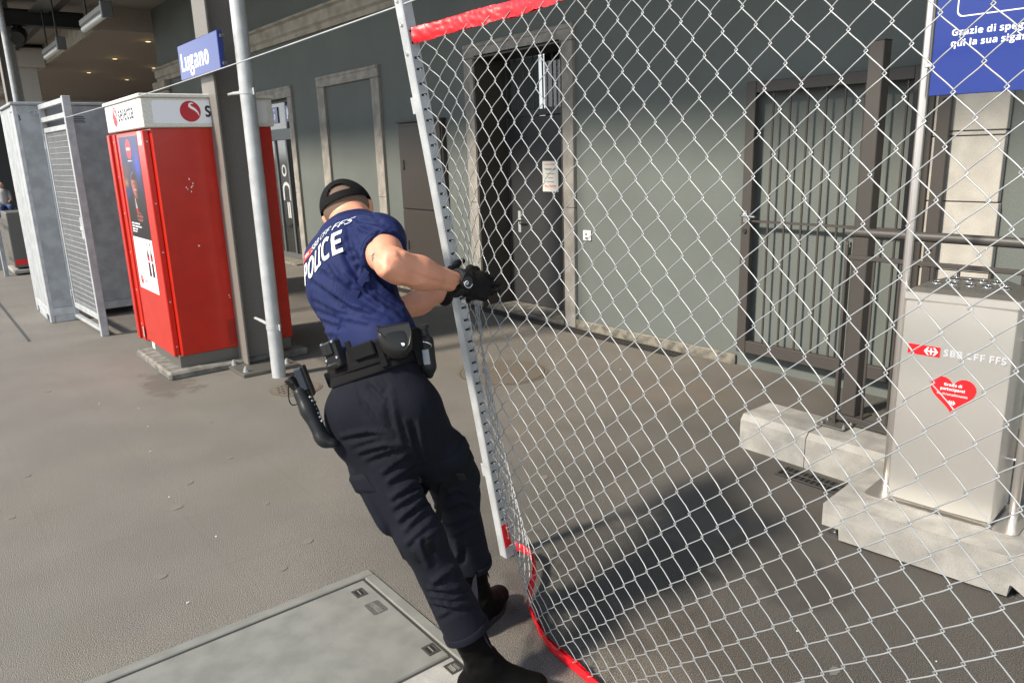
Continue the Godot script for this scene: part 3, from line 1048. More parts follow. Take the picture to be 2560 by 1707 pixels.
func build_bin() -> void:
	var turn := deg_to_rad(6.0)
	var at := V(-1.2345, 0, -3.236)
	var cb := thing("concrete_base", "pale concrete base block on levelling feet under the steel bin", "base block", at, "", turn)
	var b := MB.new()
	var o := [-0.405, 0.04, -0.315, 0.04, -0.315, 0.035, 0.325, 0.035, 0.325, 0.062, 0.405, 0.062, 0.405, 0.165, 0.39, 0.18, -0.39, 0.18, -0.405, 0.165, -0.405, 0.062]
	o[0] = -0.405; o[1] = 0.062; o[2] = -0.33; o[3] = 0.062; o[4] = -0.325; o[5] = 0.012; o[6] = 0.325; o[7] = 0.012; o[8] = 0.33; o[9] = 0.062
	b.prism(pts(o), Transform3D(Basis(), V(0, 0, -0.42)), 0.61)
	b.prism(pts([-0.39, 0.180, 0.39, 0.180, 0.40, 0.168, 0.40, 0.02, 0.33, 0.066, -0.33, 0.066, -0.40, 0.066, -0.40, 0.168]), Transform3D(Basis(), V(0, 0.0, 0.188)), 0.001)
	obj("block", b, M.concrete, cb, true)
	for x in [-0.365, 0.365]:
		for zz in [0.13, -0.36]:
			b = MB.new()
			b.tube([V(x, 0, zz), V(x, 0.012, zz), V(x, 0.016, zz)], [0.032, 0.03, 0.012], 18)
			b.tube([V(x, 0.014, zz), V(x, 0.065, zz)], 0.009, 10)
			obj("levelling_foot", b, M.chrome, cb, true)
	var t := thing("litter_bin", "brushed steel litter bin with a red heart sticker on a concrete base", "bin", at + V(0, 0.18, 0), "", turn)
	var y0 := -0.18
	b = MB.new()
	b.prism(rounded(0.60, 0.30, 0.035), Transform3D(Basis(V(1, 0, 0), V(0, 0, -1), V(0, 1, 0)), V(0, y0 + 0.18, -0.125)), 0.008)
	obj("foot_plate", b, M.inox_bar, t, true)
	# body: a folded sheet with rounded front edges
	var rows := []
	var outline := []
	for k in 7:
		var a := PI + (PI / 2) * k / 6.0
		outline.append(Vector2(-0.1965 + 0.006 * cos(a), -0.006 - 0.006 * sin(a)))
	for k in 9:
		outline.append(Vector2(-0.196 + 0.392 * (k + 0.5) / 9.0, 0.0 + 0.006 * (1.0 - pow((k - 4.0) / 4.5, 2.0))))
	for k in 7:
		var a := PI * 1.5 + (PI / 2) * k / 6.0
		outline.append(Vector2(0.1965 + 0.006 * cos(a), -0.006 - 0.006 * sin(a)))
	outline.push_front(Vector2(-0.2025, -0.26))
	outline.append(Vector2(0.2025, -0.26))
	for y in [y0 + 0.205, y0 + 0.5, y0 + 0.8, y0 + 1.1]:
		var row := PackedVector3Array()
		for p in outline:
			row.push_back(V(p.x, y, p.y))
		rows.append(row)
	b = MB.new()
	b.grid(rows)
	b.quad(V(-0.2025, y0 + 0.205, -0.26), V(0.2025, y0 + 0.205, -0.26), V(0.2025, y0 + 1.1, -0.26), V(-0.2025, y0 + 1.1, -0.26), V(0, 0, -1))
	obj("body", b, M.inox, t, true)
	b = MB.new()
	b.span(V(-0.197, y0 + 0.188, -0.255), V(0.197, y0 + 0.206, -0.012))
	obj("bottom_sill", b, M.base_metal, t, true)
	# lid
	b = MB.new()
	b.span(V(-0.207, y0 + 1.092, -0.268), V(0.207, y0 + 1.126, 0.012), 0.004)
	obj("lid", b, M.inox, t, true)
	var A := [V(-0.205, y0 + 1.126, 0.008), V(0.205, y0 + 1.126, 0.008), V(0.205, y0 + 1.126, -0.264), V(-0.205, y0 + 1.126, -0.264)]
	var T := [V(-0.165, y0 + 1.142, -0.02), V(0.165, y0 + 1.142, -0.02), V(0.10, y0 + 1.165, -0.235), V(-0.10, y0 + 1.165, -0.235)]
	b = MB.new()
	for k in 4:
		b.quad(A[k], A[(k + 1) % 4], T[(k + 1) % 4], T[k], (A[k] + A[(k + 1) % 4]) * 0.5 - V(0, y0 + 1.0, -0.12) + V(0, 0.1, 0))
	b.quad(T[0], T[1], T[2], T[3], Vector3.UP)
	obj("ash_top", b, M.inox_lid, t, true)
	var sl := (V(0, T[3].y - T[0].y, T[3].z - T[0].z)).normalized()
	var tilt := Basis(V(1, 0, 0), -sl.cross(V(1, 0, 0)).cross(V(1, 0, 0)), sl.cross(V(1, 0, 0)))
	var nrm := V(1, 0, 0).cross(sl)
	if nrm.y < 0.0:
		nrm = -nrm
	tilt = Basis(V(1, 0, 0), sl, nrm)
	var row_z := [[0.095, 5, 0.062], [0.165, 4, 0.05]]
	for rz in row_z:
		for k in rz[1]:
			var x: float = (k - (rz[1] - 1) * 0.5) * rz[2]
			var p: Vector3 = T[0] + V(0.165 + x, 0, 0) + sl * float(rz[0])
			b = MB.new()
			b.tube([p + nrm * 0.0004, p + nrm * 0.0012], 0.018, 20, true)
			obj("ash_hole", b, M.hole, t, true)
			b = MB.new()
			var circ := []
			for q in 21:
				circ.append(p + nrm * 0.0012 + (V(1, 0, 0) * cos(TAU * q / 20) + sl * sin(TAU * q / 20)) * 0.019)
			b.tube(circ, 0.0022, 6, false)
			obj("hole_rim", b, M.chrome, t, true)
	for x in [-0.075, 0.062]:
		b = MB.new()
		b.prism(rect(0.105, 0.020), Transform3D(tilt, T[0] + V(0.165 + x, 0, 0) + sl * 0.032 + nrm * 0.0006), 0.0012)
		obj("engraved_plate", b, M.frame_grey, t, true)
	for x in [-0.252, 0.252]:
		b = MB.new()
		b.tube([V(x, y0 + 0.188, -0.13), V(x, y0 + 2.8, -0.13)], 0.0185, 20)
		obj("post", b, M.inox_bar, t, true)
		for y in [0.45, 0.95]:
			b = MB.new()
			b.tube([V(x, y0 + y, -0.13), V(x * 0.79, y0 + y, -0.13)], 0.007, 8)
			obj("spacer", b, M.inox_bar, t, true)
	# stickers
	var fz := func(x: float) -> float: return 0.006 * (1.0 - pow(clampf(x / 0.196, -1, 1), 2.0)) + 0.0006
	b = MB.new()
	b.prism(rect(0.124, 0.042), Transform3D(Basis(Vector3.UP, -0.035), V(-0.112, y0 + 0.885, fz.call(-0.112) + 0.0006)), 0.0006)
	var rs := obj("red_emblem_sticker", b, M.sticker_red, t, true)
	obj("emblem", arrow_cross(0.048, Transform3D(Basis(Vector3.UP, -0.02), V(-0.084, y0 + 0.885, fz.call(-0.084) + 0.0016))), M.logo_white, rs, true)
	letters("railway_lettering", "SBB CFF FFS", 0.027, Transform3D(Basis(), V(-0.036, y0 + 0.873, fz.call(0.0) + 0.0003)), M.grey_letter, t, 0.222)
	var hp := PackedVector2Array()
	for k in 40:
		var a := TAU * k / 40
		hp.push_back(Vector2(0.0053 * 16.0 * pow(sin(a), 3.0), 0.0053 * (13.0 * cos(a) - 5.0 * cos(2 * a) - 2.0 * cos(3 * a) - cos(4 * a))))
	b = MB.new()
	b.prism(hp, Transform3D(Basis(), V(0.012, y0 + 0.725, fz.call(0.0) + 0.0002)), 0.0006)
	var ht := obj("heart_sticker", b, M.sticker_red, t, true)
	var hz: float = fz.call(0.0) + 0.0010
	letters("heart_line", "Grazie di", 0.0115, Transform3D(Basis(), V(-0.022, y0 + 0.752, hz)), M.logo_white, ht, 0.066)
	letters("heart_line", "partecipare!", 0.0115, Transform3D(Basis(), V(-0.034, y0 + 0.733, hz)), M.logo_white, ht, 0.09)
	letters("heart_line", "ffs.ch/smaltimento", 0.0095, Transform3D(Basis(), V(-0.046, y0 + 0.712, hz)), M.logo_white, ht, 0.114, false)
	obj("emblem", arrow_cross(0.026, Transform3D(Basis(), V(0.012, y0 + 0.683, hz))), M.logo_white, ht, true)
	# blue board on the posts
	var s := thing("ashtray_sign", "large blue board with white Italian lettering on the bin's polished posts", "sign", at + V(0, 1.9, 0), "", turn)
	b = MB.new()
	b.span(V(-0.222, 0.0, -0.108), V(0.222, 0.72, -0.096), 0.002)
	obj("board", b, M.sign_blue, s, true)
	letters("sign_line", "Grazie di spegnere", 0.0235, Transform3D(Basis(), V(-0.158, 0.218, -0.0957)), M.logo_white, s, 0.318)
	letters("sign_line", "qui la sua sigaretta", 0.0235, Transform3D(Basis(), V(-0.158, 0.178, -0.0957)), M.logo_white, s, 0.318)
	var loop := []
	var rr := rounded(0.296, 0.34, 0.022)
	for p in rr:
		loop.append(V(p.x - 0.0, 0.455 + p.y, -0.0957))
	loop.append(loop[0])
	loop.append(loop[1])
	b = MB.new()
	for k in loop.size() - 2:
		var q0: Vector3 = loop[k]; var q1: Vector3 = loop[k + 1]
		var c := V(0, 0.455, -0.0957)
		var i0 := c + (q0 - c) * V(0.972, 0.976, 1); var i1 := c + (q1 - c) * V(0.972, 0.976, 1)
		b.quad(q0, q1, i1, i0, Vector3.BACK)
	obj("picture_border", b, M.logo_white, s, true)
	for x in [-0.252, 0.252]:
		for y in [0.12, 0.6]:
			b = MB.new()
			b.span(V(minf(x, x * 0.82), y - 0.008, -0.125), V(maxf(x, x * 0.82), y + 0.008, -0.109), 0.002)
			obj("clip", b, M.chrome, s, true)


func rounded(w: float, h: float, r: float, k := 6) -> PackedVector2Array:
	var p := PackedVector2Array()
	for q in 4:
		var c := Vector2((w / 2 - r) * [1, -1, -1, 1][q], (h / 2 - r) * [1, 1, -1, -1][q])
		for i in k + 1:
			var a := PI / 2 * (q + float(i) / k)
			p.push_back(c + Vector2(cos(a), sin(a)) * r)
	return p


# ======================================================================= vending machine
func swoosh(r: float, xf: Transform3D) -> MB:
	# the white curl on a round emblem: a band that swells and tapers
	var c := [Vector2(0.82, -0.42), Vector2(0.70, -0.10), Vector2(0.46, 0.18), Vector2(0.16, 0.36), Vector2(-0.04, 0.50), Vector2(0.0, 0.68), Vector2(0.16, 0.78), Vector2(0.36, 0.74)]
	var w := [0.02, 0.07, 0.11, 0.13, 0.12, 0.10, 0.07, 0.02]
	var a := PackedVector2Array()
	var bq := PackedVector2Array()
	for k in c.size():
		var t: Vector2 = (c[mini(k + 1, 7)] - c[maxi(k - 1, 0)]).normalized()
		var nn := Vector2(-t.y, t.x)
		a.push_back((c[k] + nn * w[k]) * r)
		bq.push_back((c[k] - nn * w[k]) * r)
	bq.reverse()
	a.append_array(bq)
	var b := MB.new()
	b.prism(a, xf, 0.0006)
	return b


func poster_image() -> ImageTexture:
	var w := 176
	var h := 372
	var im := Image.create(w, h, false, Image.FORMAT_RGB8)
	var r := RandomNumberGenerator.new()
	r.seed = 77
	var hs := int(h * 0.648)
	for y in h:
		for x in w:
			var u := float(x) / w
			var t := float(y) / hs
			var c: Color
			if y >= hs:
				c = Color(0.93, 0.93, 0.94)
			else:
				c = Color(0.08, 0.12, 0.36).lerp(Color(0.10, 0.09, 0.20), smooth(0.1, 0.4, t)).lerp(Color(0.03, 0.03, 0.05), smooth(0.45, 0.9, t))
				c = c.lerp(Color(0.10, 0.25, 0.75), 0.8 * exp(-pow((u - 0.82) / 0.16, 2.0) - pow((t - 0.28) / 0.13, 2.0)))
				c = c.lerp(Color(0.90, 0.72, 0.30), 0.9 * exp(-pow((u - 0.10) / 0.13, 2.0) - pow((t - 0.45) / 0.05, 2.0)) * (0.6 + 0.4 * sin(u * 90.0)))
				c = c.lerp(Color(0.45, 0.28, 0.25), 0.6 * exp(-pow((u - 0.15) / 0.2, 2.0) - pow((t - 0.34) / 0.10, 2.0)))
				c = c.lerp(Color(0.15, 0.25, 0.75), 0.5 * exp(-pow((u - 0.15) / 0.2, 2.0) - pow((t - 0.56) / 0.05, 2.0)))
				# jacket
				var sh := smooth(0.36 + 0.20 * smooth(0.58, 0.72, t), 0.33 + 0.20 * smooth(0.58, 0.72, t), absf(u - 0.54)) * smooth(0.545, 0.585, t + 0.05 * absf(u - 0.5))
				var fold := 0.5 + 0.5 * sin(u * 34.0 + t * 12.0)
				c = c.lerp(Color(0.055, 0.035, 0.05) + Color(0.10, 0.06, 0.07) * fold * smooth(0.95, 0.6, t), sh)
				# neck and face, generic
				if absf(u - 0.52) < 0.09 and t > 0.50 and t < 0.60:
					c = Color(0.42, 0.22, 0.17)
				var fx := (u - 0.53) / 0.155
				var fy := (t - 0.455) / 0.105
				var f := fx * fx + fy * fy
				if f < 1.0:
					c = Color(0.62, 0.36, 0.28).lerp(Color(0.30, 0.12, 0.12), smooth(0.1, 0.8, fx * 0.5 + 0.4))
					if fy < -0.35:
						c = Color(0.10, 0.06, 0.05)
					for e in [-0.4, 0.35]:
						if absf(fx - e) < 0.16 and absf(fy + 0.02) < 0.07:
							c = Color(0.10, 0.05, 0.05)
					if absf(fx) < 0.4 and absf(fy - 0.55) < 0.06:
						c = Color(0.75, 0.55, 0.5)
				elif f < 1.25 and fx < 0:
					c = c.lerp(Color(0.8, 0.55, 0.6), 0.6)
				# hand and bottle
				if pow((u - 0.58) / 0.16, 2.0) + pow((t - 0.785) / 0.05, 2.0) < 1.0:
					c = Color(0.55, 0.30, 0.24).lerp(Color(0.25, 0.10, 0.10), 0.5 + 0.5 * sin(t * 160.0))
				if absf(u - 0.47 - (t - 0.68) * 0.25) < 0.022 + 0.03 * smooth(0.62, 0.72, t) and t > 0.60 and t < 0.755:
					c = Color(0.65, 0.05, 0.06) if t > 0.70 else Color(0.62, 0.60, 0.58)
			im.set_pixel(x, y, c)
	var put := func(x0: float, y0: float, x1: float, y1: float, c: Color, gaps: float) -> void:
		for y in range(int(y0 * h), int(y1 * h)):
			for x in range(int(x0 * w), int(x1 * w)):
				if gaps <= 0.0 or fmod(float(x) * 0.37 + sin(x * 1.7), 1.0) > gaps:
					im.set_pixel(clampi(x, 0, w - 1), clampi(y, 0, h - 1), c)
	# red disc with a white scribble
	for y in h:
		for x in w:
			var du := (float(x) / w - 0.47) * 0.615
			var dv := (float(y) / h - 0.078) * 1.30
			if du * du + dv * dv < 0.0065:
				im.set_pixel(x, y, Color(0.85, 0.06, 0.14))
	put.call(0.37, 0.070, 0.57, 0.088, Color(0.95, 0.95, 0.95), 0.35)
	put.call(0.36, 0.148, 0.60, 0.157, Color(0.8, 0.8, 0.9), 0.3)
	for k in 4:
		put.call(0.06, 0.553 + 0.018 * k, [0.50, 0.58, 0.34, 0.30][k], 0.564 + 0.018 * k, Color(0.9, 0.9, 0.92), 0.25)
	# the white half: two bottles, small print, round emblem
	for q in 2:
		var cx := 0.70 + 0.17 * q
		put.call(cx - 0.035, 0.672, cx + 0.015, 0.69, Color(0.8, 0.15, 0.2) if q == 0 else Color(0.15, 0.3, 0.25), 0.0)
		for y in range(int(0.715 * h), int(0.895 * h)):
			var t := (float(y) / h - 0.715) / 0.18
			var hw := lerpf(0.018, 0.058, smooth(0.0, 0.25, t)) * (1.0 - 0.12 * smooth(0.45, 0.6, t) * smooth(0.8, 0.65, t))
			for x in range(int((cx - hw) * w), int((cx + hw) * w)):
				var c := Color(0.22, 0.08, 0.10)
				if t > 0.26 and t < 0.40:
					c = Color(0.85, 0.12, 0.18)
				elif t > 0.40 and t < 0.47:
					c = Color(0.85, 0.75, 0.75)
				elif t < 0.22:
					c = Color(0.35, 0.22, 0.20)
				im.set_pixel(clampi(x, 0, w - 1), y, c)
	for k in 3:
		put.call(0.10, 0.770 + 0.018 * k, [0.56, 0.30, 0.42][k], 0.778 + 0.018 * k, Color(0.66, 0.66, 0.70), 0.3)
	for y in h:
		for x in w:
			var du := (float(x) / w - 0.16) * 0.615
			var dv := (float(y) / h - 0.935) * 1.30
			if du * du + dv * dv < 0.0019:
				im.set_pixel(x, y, Color(0.62, 0.10, 0.16) if absf(du - dv * 0.4 - 0.01) > 0.006 or dv > 0.005 else Color(0.9, 0.9, 0.9))
	put.call(0.26, 0.933, 0.52, 0.949, Color(0.62, 0.52, 0.55), 0.35)
	return ImageTexture.create_from_image(im)


func build_vending() -> void:
	var pl := thing("machine_plinth", "low rough concrete slab under the red vending machine", "plinth", V(-7.0, 0, -2.05))
	var b := MB.new()
	b.span(V(-7.56, -0.01, -2.68), V(-6.445, 0.062, -1.475), 0.018)
	obj("slab", b, M.old_concrete, pl)
	var t := thing("vending_machine", "tall red vending machine with a white lettered header, behind the steel column", "vending machine", V(-7.15, 0.062, -2.1))
	b = MB.new()
	b.span(V(-7.79, 0.165, -2.585), V(-6.54, 2.0, -1.622), 0.006)
	obj("body", b, M.red, t)
	b = MB.new()
	b.span(V(-7.48, 0.155, -1.6215), V(-6.602, 1.985, -1.572), 0.006)
	var fp := obj("front_panel", b, M.red, t)
	for y in [0.24, 0.62, 1.03, 1.42, 1.90]:
		b = MB.new()
		b.tube([V(-6.603, y, -1.598), V(-6.5995, y, -1.598)], 0.007, 10)
		obj("screw", b, M.galv, fp)
	# stepped profiles and hinge on the far side of the front
	for s in [[-7.525, -7.487, -1.60], [-7.575, -7.53, -1.585], [-7.70, -7.585, -1.575], [-7.80, -7.712, -1.555]]:
		b = MB.new()
		b.span(V(s[0], 0.125, -1.6215), V(s[1], 1.985, s[2]), 0.006)
		obj("door_profile", b, M.red, t)
	b = MB.new()
	b.span(V(-7.711, 0.13, -1.6215), V(-7.701, 1.98, -1.60))
	b.span(V(-7.584, 0.13, -1.6215), V(-7.576, 1.98, -1.605))
	obj("door_gap", b, M.hole, t)
	for y in [0.28, 0.6, 0.95, 1.30, 1.62, 1.92]:
		b = MB.new()
		b.tube([V(-7.64, y, -1.576), V(-7.64, y, -1.572)], 0.008, 10)
		obj("screw", b, M.galv, t)
	b = MB.new()
	b.span(V(-7.60, 0.16, -1.574), V(-7.57, 0.26, -1.566), 0.003)
	obj("hinge", b, M.galv_dull, t)
	b = MB.new()
	b.span(V(-7.70, 0.062, -2.57), V(-6.56, 0.1645, -1.60), 0.003)
	obj("base", b, M.base_metal, t)
	b = MB.new()
	b.span(V(-7.46, 0.075, -1.6005), V(-7.37, 0.140, -1.5985))
	obj("base_sticker", b, M.panel_white, t)
	# header
	b = MB.new()
	b.span(V(-7.765, 2.0005, -2.605), V(-6.515, 2.225, -1.568), 0.008)
	var hd := obj("header", b, M.header, t)
	b = MB.new()
	b.span(V(-7.785, 2.2255, -2.62), V(-6.50, 2.255, -1.555), 0.006)
	obj("header_rim", b, M.header, hd)
	b = MB.new()
	b.span(V(-7.70, 2.03, -1.5675), V(-6.60, 2.215, -1.5655), 0.001)
	var p1 := obj("front_sign_panel", b, M.panel_white, t)
	b = MB.new()
	b.prism(rounded(0.905, 0.172, 0.02), Transform3D(Basis(V(0, 0, -1), V(0, 1, 0), V(1, 0, 0)), V(-6.5148, 2.118, -2.10)), 0.002)
	var p2 := obj("side_sign_panel", b, M.panel_white, t)
	b = MB.new()
	b.prism(disc(0.080, 40), Transform3D(Basis(), V(-7.40, 2.122, -1.5654)), 0.0008)
	obj("round_emblem", b, M.logo_red, p1)
	obj("emblem_curl", swoosh(0.080, Transform3D(Basis(), V(-7.40, 2.122, -1.5645))), M.logo_white, p1)
	letters("maker_lettering", "selecta", 0.108, Transform3D(Basis(), V(-7.285, 2.078, -1.5652)), M.ink, t, 0.52, true)
	var sx := Basis(V(0, 0, -1), V(0, 1, 0), V(1, 0, 0))
	b = MB.new()
	b.prism(disc(0.080, 40), Transform3D(sx, V(-6.5126, 2.122, -1.93)), 0.0008)
	obj("round_emblem", b, M.logo_red, p2)
	obj("emblem_curl", swoosh(0.080, Transform3D(sx, V(-6.5117, 2.122, -1.93))), M.logo_white, p2)
	letters("maker_lettering", "selecta", 0.108, Transform3D(sx, V(-6.5124, 2.078, -2.045)), M.ink, t, 0.36, true)
	b = MB.new()
	b.span(V(-6.76, 1.875, -1.5718), V(-6.655, 1.98, -1.5705))
	obj("white_label", b, M.panel_white, t)
	# poster
	var pm := mat(Color(1, 1, 1), 0.28)
	pm.albedo_color = Color(1, 1, 1)
	pm.albedo_texture = poster_image()
	b = MB.new()
	var z := -1.5708
	var i0 := b.add(V(-7.43, 0.655, z), Vector3.BACK, Vector2(0, 1)); var i1 := b.add(V(-6.80, 0.655, z), Vector3.BACK, Vector2(1, 1))
	var i2 := b.add(V(-6.80, 1.955, z), Vector3.BACK, Vector2(1, 0)); var i3 := b.add(V(-7.43, 1.955, z), Vector3.BACK, Vector2(0, 0))
	b.face(i0, i1, i2); b.face(i0, i2, i3)
	obj("poster", b, pm, t)
	# air vent: small holes in rows, far too small to be told apart
	b = MB.new()
	for i in 19:
		for j in 15:
			var o := V(-6.5397, 0.20 + 0.0145 * j, -2.02 - 0.0165 * i - (0.00825 if j % 2 else 0.0))
			var c := b.add(o, V(1, 0, 0))
			for k in 6:
				b.add(o + V(0, 0.0052 * sin(TAU * k / 6), 0.0052 * cos(TAU * k / 6)), V(1, 0, 0))
			for k in 6:
				b.face(c, c + 1 + k, c + 1 + (k + 1) % 6)
	obj("vent_holes", b, M.hole, t).set_meta("kind", "stuff")
	# chips in the paint
	b = MB.new()
	for q in [[1.60, -1.86], [1.565, -1.885], [1.545, -1.88], [1.535, -1.87], [1.52, -1.84], [1.50, -1.865], [1.535, -1.83], [1.06, -1.87], [1.063, -1.863], [0.62, -2.06], [0.60, -2.065], [1.33, -2.10]]:
		b.prism(disc(rng.randf_range(0.004, 0.008), 7, 0.7, rng.randf_range(0.8, 1.6)), Transform3D(sx, V(-6.5399, q[0], q[1])), 0.0004)
	obj("paint_chips", b, M.plastic_white, t).set_meta("kind", "stuff")


# ======================================================================= column, pipe, station sign
func build_column_and_pipe() -> void:
	var c := thing("steel_column", "grey steel I-beam column bolted to the platform, in front of the vending machine", "column", V(-6.5, 0, -2.24))
	column(c, -6.5, -2.236)
	var s := thing("station_sign", "blue station name sign with white lettering on the steel column", "sign", V(-6.45, 2.39, -2.05))
	var b := MB.new()
	b.span(V(-6.952, 2.392, -2.062), V(-5.962, 2.66, -2.022), 0.004)
	obj("sign_box", b, M.sign_blue, s)
	letters("station_name", "Lugano", 0.135, Transform3D(Basis(), V(-6.895, 2.447, -2.0216)), M.logo_white, s, 0.70)
	for y in [2.43, 2.62]:
		b = MB.new()
		b.span(V(-6.60, y - 0.015, -2.085), V(-6.40, y + 0.015, -2.0625), 0.003)
		b.span(V(-5.9615, y - 0.012, -2.075), V(-5.945, y + 0.012, -2.04), 0.003)
		obj("bracket", b, M.frame_grey, s)
	pipe_thing(-5.93, -2.19, "galvanised downpipe clamped beside the grey steel column, nearest the man")
	var c2 := thing("steel_column", "far dark steel column under the canopy at the left edge, behind the galvanised container", "column", V(-19.05, 0, -2.24), "")
	column(c2, -19.25, -2.236)
	pipe_thing(-18.75, -2.2, "far galvanised downpipe at the left edge, under the black canopy beam")


func column(c: Node3D, x: float, z: float) -> void:
	var b := MB.new()
	b.span(V(x - 0.155, 0.032, z + 0.131), V(x + 0.155, 4.96, z + 0.150), 0.003)
	obj("front_flange", b, M.column_grey, c)
	b = MB.new()
	b.span(V(x - 0.155, 0.032, z - 0.150), V(x + 0.155, 4.96, z - 0.131), 0.003)
	obj("rear_flange", b, M.column_grey, c)
	b = MB.new()
	b.span(V(x - 0.006, 0.032, z - 0.1308), V(x + 0.006, 4.96, z + 0.1308))
	obj("web", b, M.column_grey, c)
	b = MB.new()
	b.span(V(x - 0.36, 0.0, z - 0.20), V(x + 0.42, 0.032, z + 0.285), 0.004)
	obj("base_plate", b, M.base_metal, c)
	for q in [[0.05, 0.235], [-0.24, 0.235], [0.34, 0.235], [0.34, -0.12], [-0.24, -0.12]]:
		b = MB.new()
		b.tube([V(x + q[0], 0.032, z + q[1]), V(x + q[0], 0.038, z + q[1])], 0.026, 14)
		b.tube([V(x + q[0], 0.038, z + q[1]), V(x + q[0], 0.060, z + q[1])], 0.019, 6)
		b.tube([V(x + q[0], 0.060, z + q[1]), V(x + q[0], 0.075, z + q[1])], 0.011, 10)
		obj("anchor_bolt", b, M.galv_dull, c)


func pipe_thing(x: float, z: float, label: String) -> void:
	var p := thing("downpipe", label, "pipe", V(x, 0, z))
	var b := MB.new()
	var path := []
	var rad := []
	for y in [0.0, 0.02, 0.9, 1.62, 1.625, 1.63, 2.235, 2.9, 2.905, 2.91, 4.96]:
		path.append(V(x, y, z))
		rad.append(0.0575 if y < 1.626 and y > 0.9 or y == 2.905 else 0.0555)
	b.tube(path, rad, 28)
	obj("pipe", b, M.galv, p)
	for y in [0.42, 2.23]:
		b = MB.new()
		b.tube([V(x, y - 0.016, z), V(x, y + 0.016, z)], 0.0595, 28)
		b.box(V(x - 0.072, y, z + 0.02), V(0.026, 0.05, 0.008), 0.002)
		b.box(V(x + 0.072, y, z - 0.02), V(0.026, 0.05, 0.008), 0.002)
		var o := obj("pipe_clamp", b, M.galv, p)
		b = MB.new()
		b.tube([V(x - 0.06, y, z), V(x - 0.30, y + 0.01, z)], 0.014, 10)
		b.tube([V(x - 0.30, y + 0.01, z), V(x - 0.42, y + 0.01, z)], 0.012, 8)
		obj("clamp_arm", b, M.galv, o)


